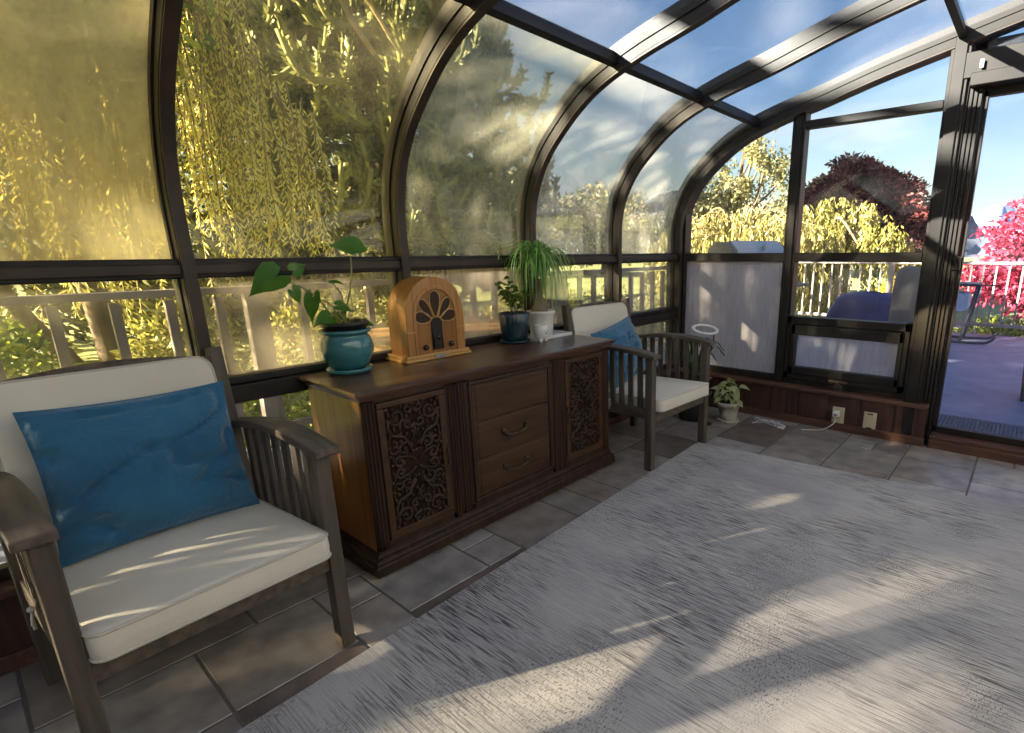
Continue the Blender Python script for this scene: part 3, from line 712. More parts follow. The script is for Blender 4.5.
for i, (z0, z1) in enumerate(((.163,.345),(.347,.532),(.534,.714))):
    mb = WB(sb); mb.box(SX-.012, SX+.003, 1.448, 1.932, z0, z1); mb.box(SX-.012, SX+.006, 1.462, 1.918, z0+.008, z1-.008)
    dr = obj('drawer', mb, 'sbdraw', sb, bev=.003)
    if i < 2:
        h = WB(sb); zc = (z0+z1)/2+.004; yc = 1.685
        for s in (-1, 1): h.sphere((SX+.010, yc+s*.075, zc+.014), .0125, 8, 6, .7, 1, 1); h.sphere((SX+.016, yc+s*.062, zc+.004), .007, 8, 6)
        h.tube([(SX+.022, yc+.075*math.sin(a), zc+.014-.030*math.cos(a)**.8 if math.cos(a) > 0 else zc+.014) for a in [R(q) for q in range(-88, 89, 11)]], lambda t: .004+.003*math.sin(PI*t), 7)
        obj('handle', h, 'brass', dr, smooth=True)

# ------------------------------------------------------------ cathedral radio
RZ = .798
rad = thing('cathedral_radio', 'arched oak tabletop cathedral radio on the sideboard', 'radio', (-2.245, 1.500, RZ), 0)
def arch_poly(hw, z0, zs, zt, n=22, pw=1.0):
    P = [(-hw, z0)]
    for i in range(n+1):
        a = PI-PI*i/n; P.append((hw*math.cos(a), zs+(zt-zs)*math.sin(a)**pw))
    P.append((hw, z0)); return P
# local: x forwards (front at x=0), y width, z up
mb = MB(); mb.box(-.165, .018, -.185, .187, 0, .014); mb.box(-.16, .010, -.178, .180, .014, .030); obj('base', mb, 'radl', rad, bev=.003)
mb = MB(); mb.prism(arch_poly(.160, .030, .20, .392, pw=.85), -.150, -.002, 'x'); o = obj('cabinet', mb, 'radw', rad, bev=.002)
def arch_band(mb, o_, i_, x0, x1, n=22):
    A = arch_poly(*o_, n=n, pw=.85); B = arch_poly(*i_, n=n, pw=.85); k = len(A)
    vs = [(x0,a,b) for a,b in A]+[(x0,a,b) for a,b in B]+[(x1,a,b) for a,b in A]+[(x1,a,b) for a,b in B]
    fs = []
    for i in range(k-1): fs += [(2*k+i,3*k+i,3*k+i+1,2*k+i+1),(i,i+1,k+i+1,k+i),(i,2*k+i,2*k+i+1,i+1),(k+i,k+i+1,3*k+i+1,3*k+i)]
    fs += [(0,k,3*k,2*k),(k-1,3*k-1,4*k-1,2*k-1)]
    return mb.add(vs, fs)
mb = MB(); arch_band(mb, (.161,.030,.20,.393), (.120,.030,.19,.345), -.004, .006); arch_band(mb, (.125,.030,.19,.350), (.110,.030,.19,.335), .0, .010)
obj('front_arch_moulding', mb, 'radw', rad, bev=.002)
mb = MB(); mb.prism(arch_poly(.112, .030, .19, .337, pw=.85), -.003, .003, 'x'); obj('front_panel', mb, 'radf', rad)
def petal(c, ang, l, w0, w1):
    P = []
    for i in range(18):
        t = i/17; a = PI*2*t; s = (1-math.cos(a))/2
        wd_ = (w0+(w1-w0)*s)*math.sin(a); P.append((c[0]+math.sin(ang)*l*s+math.cos(ang)*wd_, c[1]+math.cos(ang)*l*s-math.sin(ang)*wd_))
    return P
cc = (0, .190)
mb = MB(); ml = MB()
for a, l, w0, w1 in ((0,.128,.014,.040),(-36,.112,.012,.030),(36,.112,.012,.030),(-76,.090,.020,.034),(76,.090,.020,.034)):
    an = R(a); off = (cc[0]+math.sin(an)*.028, cc[1]+math.cos(an)*.010)
    P = petal(off, an, l, w0, w1)[:-1]
    mb.prism(P[::-1], .002, .0045, 'x'); ml.tube([(.005, p[0], p[1]) for p in P+[P[0]]], .0028, 6, cap=False)
obj('speaker_cloth', mb, 'raddark', rad); obj('petal_fretwork', ml, 'radl', rad, smooth=True)
mb = MB(); mb.prism(arch_poly(.030, .045, .17, .20), .002, .010, 'x'); mb.prism(arch_poly(.024, .055, .10, .125), .009, .016, 'x'); obj('dial_escutcheon', mb, 'bake', rad, bev=.002)
for y in (-.070, .075):
    mb = MB(); mb.T = Matrix.Translation((.003, y, .062)) @ Matrix.Rotation(R(90), 4, 'Y'); mb.lathe([(.013,0),(.014,.006),(.011,.016),(.006,.018)], n=16); obj('knob', mb, 'bake', rad, smooth=True)
mb = MB(); mb.T = Matrix.Translation((.010, 0, .105)) @ Matrix.Rotation(R(90), 4, 'Y'); mb.lathe([(.010,0),(.011,.008),(.006,.012)], n=16); obj('knob', mb, 'bake', rad, smooth=True)
for a, b in ((-.163,-.113),(.113,.163)): mb = MB(); mb.box(-.004, .010, a, b, .135, .143); obj('band_trim', mb, 'radl', rad, bev=.002)
mb = MB(); mb.box(.010, .021, -.030, .030, .006, .022); obj('name_plate', mb, 'plate', rad, bev=.002)

# ------------------------------------------------------------ teal pot with philodendron
def heart(mb, p, d, nrm, l, w, fold=.25):
    """heart shaped leaf from stem point p, tip direction d, face normal nrm"""
    p = Vector(p); d = Vector(d).normalized(); q = d.cross(Vector(nrm)).normalized(); n = q.cross(d)
    out = []
    for i in range(17):
        a = -PI+2*PI*i/16
        # heart curve, cusp at the stem
        x = 16*math.sin(a)**3/16; y = (13*math.cos(a)-5*math.cos(2*a)-2*math.cos(3*a)-math.cos(4*a))/17
        out.append((x*w/2, (-(y)+.30)*l*.62))
    vs = [p+d*(l*.28)]
    for x, y in out: vs.append(p+q*x+d*y+n*(fold*abs(x)-.5*y*y/l))
    k = len(out); mb.add(vs, [(0,i+1,i+2) for i in range(k-1)])
PT = (-2.29, 1.08, .797)
pot = thing('glazed_pot', 'round teal glazed pot holding a philodendron on the left end of the sideboard', 'plant pot', PT)
mb = MB(); mb.lathe([(.055,.016),(.066,.018),(.078,.03),(.098,.07),(.107,.105),(.104,.135),(.094,.158),(.088,.168),(.092,.172),(.102,.176),(.104,.184),(.100,.190),(.088,.190),(.084,.178),(.08,.16)], n=40); obj('pot_body', mb, 'teal', pot, smooth=True)
mb = MB(); mb.lathe([(.060,0),(.080,.001),(.092,.010),(.094,.022),(.089,.024),(.084,.012),(.04,.010)], n=40); obj('saucer', mb, 'teal2', pot, smooth=True)
mb = MB(); mb.lathe([(.072,.12),(.080,.17),(.084,.205),(.094,.206),(.095,.221),(.090,.222),(.086,.208),(.08,.206)], n=36); obj('nursery_pot', mb, 'blackp', pot, smooth=True)
mb = MB(); mb.lathe([(.01,.19),(.081,.198),(.082,.200),(.04,.212),(.0,.214)], n=20); obj('soil', mb, 'soil', pot, smooth=True)
ph = thing('philodendron', 'sparse philodendron with heart shaped leaves on long stems in the teal pot', 'plant', (PT[0], PT[1], PT[2]+.205))
rootz = 0.0
lv = [((-.01,-.235,.215),(-.1,-.9,-.45),(.8,-.2,.6),.15,.13,0), ((0,-.17,.235),(.1,.9,.5),(.9,.2,.4),.07,.06,1), ((0,-.185,.155),(0,.5,-.8),(.9,.2,.2),.08,.06,1),
      ((.0,-.115,.125),(0,-.25,-1),(.8,-.6,.1),.14,.065,0), ((.0,.065,.325),(0,-.7,.15),(.9,0,.45),.095,.085,0), ((.0,.085,.33),(0,.9,-.05),(.9,.1,.45),.095,.085,1),
      ((.0,-.03,.18),(.3,.4,.05),(.3,0,.9),.07,.05,0), ((.03,-.03,.085),(.3,.7,-.2),(.6,-.1,.7),.08,.06,0), ((.03,-.075,.045),(.2,-.8,-.2),(.7,0,.7),.09,.07,0), ((.03,-.045,.01),(.2,-.7,.1),(.5,0,.8),.07,.05,0), ((.0,.09,.0),(.2,.8,-.1),(.6,0,.7),.06,.05,0)]
for p, d, n_, l, wv, skip in lv:
    mb = MB(); heart(mb, p, d, n_, l, wv); obj('leaf', mb, 'phil', ph, smooth=True)
    if not skip:
        b = Vector((random.uniform(-.02,.02), random.uniform(-.03,.03), -.005)); e = Vector(p)
        mb = MB(); mid = b.lerp(e, .5)+Vector((.01, .02, .03)); mb.tube(catmull([b, mid, e], 6), lambda t: .0040-.0018*t, 6); obj('stem', mb, 'stem', ph, smooth=True)
mb = MB()
for i in range(5):
    a = i*1.3; mb.tube(catmull([(.01*math.cos(a), .01*math.sin(a), 0), (.02*math.cos(a), -.01+.015*math.sin(a), .03), (.01*math.cos(a), -.03+.02*math.sin(a), .06)], 4), .006, 6)
mb.tube([(0,.04,0),(0,.045,.17)], .0015, 5); mb.tube([(0,-.01,0),(0,-.005,.16)], .0015, 5)
obj('stem_cluster', mb, 'stem', ph, smooth=True)

# ------------------------------------------------------------ navy pot, ponytail palm, tray, animal cup
NP = (-2.295, 2.050, .797)
t = thing('ribbed_pot', 'small navy ribbed pot with a leafy herb beside the white pot', 'plant pot', NP)
mb = MB(); mb.lathe([(.058,.012),(.070,.014),(.075,.05),(.081,.10),(.087,.168),(.084,.172),(.078,.168),(.074,.14)], n=96, rib=lambda a, z: 1+.012*math.cos(24*a)); obj('pot_body', mb, 'navy', t, smooth=True)
mb = MB(); mb.lathe([(.05,0),(.082,.001),(.087,.010),(.089,.016),(.082,.016),(.05,.010)], n=32); obj('saucer', mb, 'navy', t, smooth=True)
mb = MB(); mb.lathe([(.0,.15),(.078,.156),(.03,.163),(0,.165)], n=18); obj('soil', mb, 'soil', t, smooth=True)
t = thing('herb_plant', 'small leafy green plant growing in the navy ribbed pot', 'plant', (NP[0], NP[1], NP[2]+.163))
mb = MB(); sm = MB(); rnd = random.Random(5)
for i in range(15):
    a = rnd.uniform(0, 2*PI); r_ = rnd.uniform(.02, .095); h = rnd.uniform(.05, .20); tip = Vector((r_*math.cos(a), r_*math.sin(a)-.012, h))
    P = catmull([(0.3*tip.x, .3*tip.y, 0), (.5*tip.x, .5*tip.y, h*.6), tip], 3); sm.tube(P, .0016, 5)
    for j in range(5):
        q = P[-1-j%3]; heart(mb, q+rv()*.006, (rnd.uniform(-1,1), rnd.uniform(-1.2,1), rnd.uniform(-.3,.4)), (.5, rnd.uniform(-.4,.4), .9), rnd.uniform(.035,.055), rnd.uniform(.025,.04))
obj('foliage', mb, 'herb', t, smooth=True); obj('stem', sm, 'stem', t, smooth=True)
mb = MB(); mb.box(-2.385, -2.215, 2.13, 2.455, .797, .803)
for a in ((-2.385,-2.379,2.13,2.455),(-2.221,-2.215,2.13,2.455),(-2.385,-2.215,2.13,2.136),(-2.385,-2.215,2.449,2.455)): mb.box(*a, .803, .816)
tag(obj('serving_tray', mb, 'trayw', bev=.003), 'rectangular white tray under the white pot at the right end of the sideboard', 'tray')
WP = (-2.30, 2.27, .803)
t = thing('white_pot', 'plain white round pot holding the ponytail palm', 'plant pot', WP)
mb = MB(); mb.lathe([(.058,0),(.066,.003),(.071,.06),(.077,.135),(.081,.138),(.084,.150),(.083,.158),(.077,.158),(.073,.14),(.071,.12)], n=40); obj('pot_body', mb, 'white', t, smooth=True)
mb = MB(); mb.lathe([(.0,.138),(.074,.14),(.04,.147),(0,.148)], n=18); obj('soil', mb, 'soil', t, smooth=True)
t = thing('ponytail_palm', 'ponytail palm with a swollen trunk and arching thin leaves in the white pot', 'plant', (WP[0], WP[1], WP[2]+.145))
mb = MB(); mb.lathe([(.045,-.004),(.052,.008),(.046,.028),(.034,.055),(.025,.085),(.019,.12),(.016,.155),(.015,.18),(.012,.20)], c=(0,-.01,0), n=20); obj('trunk', mb, 'caudex', t, smooth=True)
mb = MB()
for dx, dy, h in ((-.02,-.06,.235),(.015,-.035,.22),(0,.03,.215)):
    mb.tube(catmull([(0,-.01,.12),(dx*.6,dy*.6-.005,.17),(dx,dy-.01,h)], 5), lambda t: .010-.003*t, 8)
obj('branch', mb, 'caudex', t, smooth=True)
mb = MB(); rnd = random.Random(9)
heads = [(-.02,-.07,.235,85),(.03,-.045,.24,85),(.0,.03,.22,110)]
for hx, hy, hz, n_ in heads:
    for i in range(n_):
        a = rnd.uniform(0, 2*PI); reach = rnd.uniform(.06, .235); up = rnd.uniform(.06, .205); drop = rnd.uniform(.06, .34)*(.6 if rnd.random() < .4 else 1)
        dv = Vector((math.cos(a)*.8, math.sin(a), 0)); c = Vector((hx, hy, hz))
        if c.x+dv.x*reach*1.15 < -.075: reach = (.075+c.x)/(-dv.x*1.15)
        P = catmull([c, c+dv*reach*.35+Vector((0,0,up*.85)), c+dv*reach*.8+Vector((0,0,up*.75)), c+dv*reach*1.08+Vector((0,0,up-drop*.5)), c+dv*reach*1.15+Vector((0,0,up-drop))], 4)
        s = dv.cross(Vector((0,0,1))); vs = []
        for j, p in enumerate(P):
            wd_ = .0052*(1-j/(len(P)-1))**.6+.0006; vs += [p-s*wd_, p+Vector((0,0,-.0012))*0+s*wd_]
        mb.add(vs, [(2*j, 2*j+1, 2*j+3, 2*j+2) for j in range(len(P)-1)])
o = obj('foliage', mb, 'palm', t, smooth=True); o['kind'] = 'stuff'
t = thing('animal_cup', 'small white ceramic cup with ears and little feet in front of the white tray', 'cup', (-2.19, 2.155, .797))
mb = MB(); mb.lathe([(.020,.014),(.032,.018),(.040,.035),(.043,.06),(.040,.088),(.036,.098),(.032,.098),(.034,.085),(.036,.05),(.02,.025)], n=28); obj('body', mb, 'white', t, smooth=True)
for dx, dy in ((.018,-.02),(.018,.02),(-.018,-.02),(-.018,.02)):
    mb = MB(); mb.lathe([(.007,0),(.010,.004),(.012,.022)], c=(dx,dy,0), n=12); obj('foot', mb, 'white', t, smooth=True)
for dy in (-.022, .022):
    mb = MB(); mb.add([(.012,dy-.012,.090),(.028,dy+.0,.090),(.012,dy+.012,.090),(.015,dy*1.15,.122)], [(0,1,3),(1,2,3),(2,0,3),(0,2,1)]); obj('ear', mb, 'white', t)
mb = MB()
for dy in (-.012, .012): mb.sphere((.0405,dy,.068), .0028, 8, 6)
mb.tube(catmull([(.041,-.010,.055),(.0435,-.004,.050),(.042,0,.054),(.0435,.004,.050),(.041,.010,.055)],4), .0012, 5); mb.sphere((.043,0,.059), .003, 8, 6)
obj('painted_face', mb, 'ink', t, smooth=True)

# ------------------------------------------------------------ corner plants, lamp, outlets, cables
BP = (-1.735, 3.735, 0)
t = thing('clay_pot', 'small pale clay pot on the floor by the far wall', 'plant pot', BP)
mb = MB(); mb.lathe([(.055,.012),(.062,.014),(.072,.07),(.082,.125),(.094,.127),(.097,.158),(.092,.162),(.086,.158),(.083,.14)], n=36); obj('pot_body', mb, 'beigep', t, smooth=True)
mb = MB(); mb.lathe([(.06,0),(.080,.001),(.086,.014),(.082,.016),(.06,.012)], n=32); obj('saucer', mb, 'beigep', t, smooth=True)
mb = MB(); mb.lathe([(0,.14),(.084,.146),(0,.152)], n=18); obj('soil', mb, 'soil', t, smooth=True)
t = thing('variegated_plant', 'bushy little variegated plant in the pale clay pot', 'plant', (BP[0], BP[1], .148))
rnd = random.Random(3); sm = MB()
for i in range(34):
    a = rnd.uniform(0, 2*PI); r_ = rnd.uniform(.02, .10); h = rnd.uniform(.03, .19)-(r_*.3); p = Vector((r_*math.cos(a), r_*math.sin(a), h))
    sm.tube([(p.x*.25,p.y*.25,0), (p.x*.6,p.y*.6,h*.6), p], .002, 5)
    mb = MB(); heart(mb, p, (math.cos(a)+rnd.uniform(-.4,.4), math.sin(a)+rnd.uniform(-.4,.4), rnd.uniform(-.6,.1)), (.5*math.cos(a)+.2, .5*math.sin(a)-.3, .8), rnd.uniform(.06,.09), rnd.uniform(.045,.065)); obj('leaf', mb, 'vari', t, smooth=True)
obj('stem', sm, 'stem', t, smooth=True)
DP = (-1.99, 3.62, 0)
t = thing('floor_planter', 'black planter with strap leaves on the floor behind the far armchair', 'plant pot', DP)
mb = MB(); mb.lathe([(.095,0),(.105,.004),(.12,.10),(.14,.20),(.146,.205),(.146,.22),(.138,.222),(.13,.20)], n=36); obj('pot_body', mb, 'blackp', t, smooth=True)
mb = MB(); mb.lathe([(0,.20),(.134,.202),(0,.212)], n=18); obj('soil', mb, 'soil', t, smooth=True)
t = thing('strap_leaf_plant', 'tall strap leaved plant standing in the black planter in the corner', 'plant', (DP[0], DP[1], .205))
rnd = random.Random(21)
for i in range(26):
    a = rnd.uniform(0, 2*PI); reach = rnd.uniform(.06, .26); h = rnd.uniform(.22, .46); dv = Vector((math.cos(a), math.sin(a), 0))
    if dv.x < -.3 or dv.y > .5: reach *= .6
    P = catmull([dv*.02, dv*reach*.35+Vector((0,0,h*.6)), dv*reach*.8+Vector((0,0,h)), dv*reach*1.2+Vector((0,0,h*.86))], 5); s = dv.cross(Vector((0,0,1))); vs = []
    for j, p in enumerate(P):
        wd_ = .011*math.sin(PI*(.15+.85*(1-j/(len(P)-1))))**.7+.0005; vs += [p-s*wd_, p+s*wd_]
    mb = MB(); mb.add(vs, [(2*j, 2*j+1, 2*j+3, 2*j+2) for j in range(len(P)-1)]); obj('leaf', mb, 'strap', t, smooth=True)
t = thing('ring_grow_lamp', 'white ring shaped grow lamp on a thin stem beside the far armchair', 'lamp', (-1.835, 3.55, 0))
mb = MB(); T = Matrix.Translation((-.035, .0, .735)) @ Matrix.Rotation(R(12), 4, 'Y') @ Matrix.Rotation(R(8), 4, 'X'); mb.T = T
mb.tube([(.088*math.cos(a), .088*math.sin(a), 0) for a in [2*PI*i/32 for i in range(33)]], .013, 8, cap=False, flat=.6); obj('lamp_ring', mb, 'whitep', t, smooth=True)
mb = MB(); mb.tube([(.0,0,.0),(.0,0,.5),(.035,0,.66),(.04,0,.715)], .005, 8); mb.lathe([(.05,0),(.05,.010),(.01,.014)], n=20); obj('stem', mb, 'blackp', t, smooth=True)
def outlet(x, label):
    t = thing('wall_outlet', label, 'outlet', (x, YB-.0, .115), 0)
    mb = MB(); mb.box(-.042, .042, -.008, .0, -.066, .066); obj('cover_plate', mb, 'ivory', t, bev=.003)
    mb = MB(); mb.box(-.026, .026, -.011, -.007, -.045, .045); obj('socket', mb, 'ivory', t, bev=.002)
    mb = MB()
    for z in (-.052, .052): mb.box(-.018, .018, -.0095, -.008, z-.004, z+.004) if x > -.9 else mb.sphere((0,-.009,z), .003)
    obj('screw', mb, 'bake', t)
    return t
outlet(-.99, 'ivory wall outlet on the far knee wall with a white charger plugged in')
outlet(-.775, 'ivory wall outlet with nothing plugged in, nearer the door')
mb = MB(); mb.box(-1.02, -.975, YB-.055, YB-.011, .115, .155); o = tag(obj('phone_charger', mb, 'whitep', bev=.005), 'small white charger plugged into the left wall outlet', 'charger')
mb = MB(); mb.box(-1.008, -.987, YB-.0575, YB-.0545, .128, .136); obj('usb_port', mb, 'bake', o)
mb = MB(); mb.tube(catmull([(-1.0,YB-.05,.115),(-1.0,YB-.06,.07),(-1.06,YB-.10,.02),(-1.13,YB-.11,.004),(-1.20,YB-.15,.004)], 6), .0025, 6); tag(obj('charging_cable', mb, 'whitep', smooth=True), 'thin white cable hanging from the charger to the floor', 'cable')
rnd = random.Random(2); P = [(-1.56,3.80,.004)]
for i in range(16): P.append((-1.50+.10*math.sin(i*1.9)+.02*i*.3, 3.84+.055*math.cos(i*2.6), .004+.045*abs(math.sin(i*1.3))*(i % 2)))
P.append((-1.35,3.80,.006)); mb = MB(); mb.tube(catmull(P, 6), .0022, 6); mb.box(-1.36,-1.31,3.79,3.815,.001,.014)
tag(obj('coiled_cable', mb, 'whitep', smooth=False), 'loose tangle of thin white cable on the floor near the clay pot', 'cable')
# ------------------------------------------------------------ outdoors: ground, deck, railings
GZ = -.9
def ground():
    mb = MB(); n = 40; vs = []
    for j in range(n+1):
        for i in range(n+1):
            x = -160+240*i/n; y = -60+260*j/n
            vs.append((x, y, GZ-.004+.25*mnoise.noise(Vector((x*.05, y*.05, 2)))-.25))
    mb.add(vs, [(j*(n+1)+i, j*(n+1)+i+1, (j+1)*(n+1)+i+1, (j+1)*(n+1)+i) for j in range(n) for i in range(n)])
    o = obj('lawn', mb, 'lawn', smooth=True); o['kind'] = 'structure'
ground()
mb = MB(); mb.box(-4.1, 6, YE+.16, 10.2, -.18, 0); mb.box(-4.1, -2.60, -6, YE+.16, -.18, 0); o = obj('deck', mb, 'deck', bev=.004); o['kind'] = 'structure'
mb = MB(); mb.box(-14, 14, 10.6, 15, GZ-.02, GZ+.35); o = obj('garden_path', mb, 'path'); o['kind'] = 'structure'
def railing(name, label, a, b, top, mt, post_d, bal_d, bw, lower, group=None, posts=True):
    a = Vector((*a, 0)); b = Vector((*b, 0)); d = b-a; l = d.length; u = d/l
    t = thing(name, label, 'railing', a)
    up = Vector((0,0,1))
    mb = MB(); mb.bar(up*(top-.02), d+up*(top-.02), .09, .042); obj('top_rail', mb, mt, t, bev=.004)
    mb = MB(); mb.bar(up*lower, d+up*lower, .04, .05); obj('bottom_rail', mb, mt, t, bev=.003)
    if posts:
        n = max(1, int(l/post_d))
        for i in range(n+1): mb = MB(); p = u*(l*i/n); mb.bar(p, p+up*(top-.02), .085, .085, up=u); obj('post', mb, mt, t, bev=.004)
    n = int(l/bal_d)
    for i in range(1, n):
        mb = MB(); p = u*(l*i/n); mb.bar(p+up*lower, p+up*(top-.06), bw, bw, up=u); obj('baluster', mb, mt, t)
    return t
railing('deck_railing', 'grey wooden railing running along the left edge of the deck', (-4.0,-1.6), (-4.0,10.0), 1.10, 'railw', 2.4, .245, .045, .12)
railing('deck_railing', 'pale painted railing with slim balusters across the far edge of the deck', (-3.95,10.05), (2.2,10.05), 1.115, 'railm', 2.0, .155, .024, .17)

# low cedar table under the window behind the radio, outside
t = thing('wooden_outdoor_table', 'orange cedar plank table outside the window just behind the radio', 'table', (-3.08, 2.12, 0))
for i in range(6): mb = MB(); mb.box(-.42+.142*i, -.42+.142*i+.134, -.58, .56, .775, .80); obj('plank', mb, 'cedar', t, bev=.004)
mb = MB(); mb.box(-.40, .40, -.52, -.49, .70, .775); mb.box(-.40, .40, .47, .50, .70, .775); mb.box(.37, .40, -.49, .47, .70, .775); obj('apron', mb, 'cedar', t, bev=.003)
for a, b in ((-.38,-.50),(.34,-.50),(-.38,.44),(.34,.44)): mb = MB(); mb.box(a, a+.05, b, b+.05, 0, .775); obj('leg', mb, 'cedar', t, bev=.003)

# barbecue on the deck beyond the end wall
t = thing('barbecue_grill', 'steel and grey gas barbecue with a domed hood standing outside the end window', 'barbecue', (-2.38, 5.35, 0), R(64))
mb = MB(); hood = [(-.27,.98),(-.27,1.16),(-.22,1.30),(-.10,1.385),(.08,1.39),(.20,1.32),(.275,1.14),(.28,.98)]
mb.prism([(a, b) for a, b in hood][::-1], -.34, .34, 'x'); obj('hood', mb, 'grillc', t, bev=.012)
# front face panel towards -y
mb = MB()
fp = [(-.282,.99),(-.282,1.16),(-.232,1.308),(-.11,1.397),(-.10,1.385),(-.22,1.30),(-.27,1.16),(-.27,.99)]
mb.prism(fp, -.30, .30, 'x'); obj('hood_front', mb, 'grills', t, bev=.002)
mb = MB(); mb.T = Matrix.Translation((.0,-.250,1.335)) @ Matrix.Rotation(R(108), 4, 'X'); mb.lathe([(.034,0),(.034,.012),(.028,.016)], n=20); obj('thermometer', mb, 'grills', t, smooth=True)
mb = MB(); mb.tube([(-.25,-.29,1.05),(-.25,-.33,1.05),(.25,-.33,1.05),(.25,-.29,1.05)], .012, 8); obj('hood_handle', mb, 'grills', t, smooth=True)
mb = MB(); mb.box(-.36, .36, -.27, .28, .82, .98); obj('firebox', mb, 'grillb', t, bev=.01)
for s in (-1, 1): mb = MB(); mb.box(*sorted((s*.37, s*.68)), -.24, .24, .93, .96); obj('side_shelf', mb, 'grillc', t, bev=.005)
mb = MB(); mb.box(-.34, .34, -.24, .25, .10, .80); obj('cabinet', mb, 'grillb', t, bev=.006)
for i in range(4): mb = MB(); mb.T = Matrix.Translation((-.24+.16*i,-.27,.88)) @ Matrix.Rotation(R(90), 4, 'X'); mb.lathe([(.022,0),(.022,.02),(.016,.028)], n=14); obj('knob', mb, 'bake', t, smooth=True)
for a, b in ((-.30,-.2),(.30,-.2),(-.30,.2),(.30,.2)): mb = MB(); mb.T = Matrix.Translation((a-.015,b,.05)) @ Matrix.Rotation(R(90), 4, 'Y'); mb.lathe([(.05,0),(.05,.03)], n=18); obj('wheel', mb, 'grillb', t)

# tarp covered pile, grey covered stand
def blob(cx, cy, cz, sx, sy, sz, seed, amp=.14, n=28, m_=16, flat=.0):
    mb = MB(); vs = []
    for i in range(m_+1):
        for j in range(n):
            a = 2*PI*j/n; b = PI*i/m_; d = Vector((math.sin(b)*math.cos(a), math.sin(b)*math.sin(a), math.cos(b)))
            r_ = 1+amp*mnoise.noise(d*2+Vector((seed,0,0)))+amp*.5*mnoise.noise(d*5+Vector((seed,3,0)))
            z = d.z*r_
            if z < -.75: z = -.75
            vs.append((cx+d.x*r_*sx, cy+d.y*r_*sy, cz+z*sz))
    return mb.add(vs, [(i*n+j, (i+1)*n+j, (i+1)*n+(j+1)%n, i*n+(j+1)%n) for i in range(m_) for j in range(n)])
t = thing('covered_table', 'low patio table draped in a dark blue tarp on the deck outside the end window', 'table', (-1.50, 7.1, 0))
mb = MB(); n = 36; vs = []
for i, (r_, z) in enumerate(((.0,.80),(.22,.80),(.36,.765),(.42,.70),(.45,.60),(.49,.46),(.53,.36))):
    for j in range(n):
        a = 2*PI*j/n; q = r_*(1+(.03+.05*(i/6)**2)*math.sin(7*a+1)*(i > 3)); sq = 1/max(abs(math.cos(a)), abs(math.sin(a)))**.45
        vs.append((q*math.cos(a)*sq, q*math.sin(a)*sq*.8, z+.03*mnoise.noise(Vector((a*2, i*.6, 1)))+(.03*math.sin(5*a) if i == 6 else 0)))
mb.add(vs, [(i*n+j, (i+1)*n+j, (i+1)*n+(j+1)%n, i*n+(j+1)%n) for i in range(6) for j in range(n)]); obj('tarp', mb, 'tarp', t, smooth=True)
for a, b in ((-.3,-.22),(.3,-.22),(-.3,.22),(.3,.22)): mb = MB(); mb.bar((a,b,0),(a*.9,b*.9,.75), .035, .035); obj('leg', mb, 'metalb', t)
t = thing('patio_heater', 'tall object under a pale grey fitted cover outside beside the door post', 'patio heater', (-.88, 5.45, 0))
mb = MB(); mb.lathe([(.12,.25),(.125,.6),(.12,.95),(.11,1.08),(.08,1.14),(.03,1.16)], n=24, rib=lambda a, z: 1+.025*math.sin(6*a+z*4)); obj('cover', mb, 'covergrey', t, smooth=True)
mb = MB(); mb.lathe([(.14,0),(.14,.04),(.03,.06),(.03,.3)], n=20); obj('base', mb, 'metalb', t, smooth=True)
# patio lounge chair seen through the door
t = thing('patio_glider', 'dark metal patio seat with a pale blue cushion out on the deck through the door', 'patio chair', (-.82, 9.3, 0), R(0))
F_ = 'metalb'
mb = MB(); mb.box(-.45, .22, -.28, .28, .80, .835); mb.bar((.20,-.3,.82),(.45,-.3,.82), .02, .02); obj('top_shelf', mb, F_, t, bev=.005)
for s in (-.25, .25): mb = MB(); mb.tube([(.20,s,.80),(.17,s,.50),(.11,s,.10),(.10,s,.04)], .018, 8); obj('leg', mb, F_, t, smooth=True); mb = MB(); mb.tube([(-.42,s,.80),(-.42,s,.04)], .018, 8); obj('leg', mb, F_, t, smooth=True)
mb = MB(); mb.box(-.45, .14, -.26, .26, .22, .25); obj('lower_shelf', mb, F_, t, bev=.004)
mb = MB(); mb.prism(rbox_poly(-.30, .12, .44, .70, .07), -.24, .24, 'y'); obj('cushion', mb, 'cushb', t, bev=.02)
for s in (-.26, .26): mb = MB(); mb.tube(catmull([(-.5,s,.03),(0,s,.02),(.35,s,.025),(.45,s,.06),(.50,s,.12)], 5), .018, 8); obj('runner', mb, F_, t, smooth=True)
t = thing('patio_planter', 'low dark brown square planter on the deck at the right edge of the door view', 'planter', (.19, 5.95, 0))
mb = MB(); mb.prism([(-.14,0),(.14,0),(.17,.46),(-.17,.46)], -.16, .16, 'y'); obj('box', mb, 'pinkst', t, bev=.008)
mb = MB()
for q in ((-.18,.18,-.18,-.14),(-.18,.18,.14,.18),(-.18,-.14,-.14,.14),(.14,.18,-.14,.14)): mb.box(*q, .46, .50)
obj('rim', mb, 'pinkst', t, bev=.004)
mb = MB(); mb.box(-.14,.14,-.14,.14,.44,.475); obj('soil', mb, 'soil', t)
# ribbed door mat
mb = MB(); mb.box(-.62, 1.1, 4.50, 4.92, .0, .008); mo = obj('door_mat', mb, 'matg'); tag(mo, 'long grey ribbed mat on the deck just outside the sliding door', 'mat')
mb = MB()
for i in range(68): mb.box(-.61+.025*i, -.598+.025*i, 4.51, 4.91, .008, .018)
o = obj('ribs', mb, 'matg', mo)

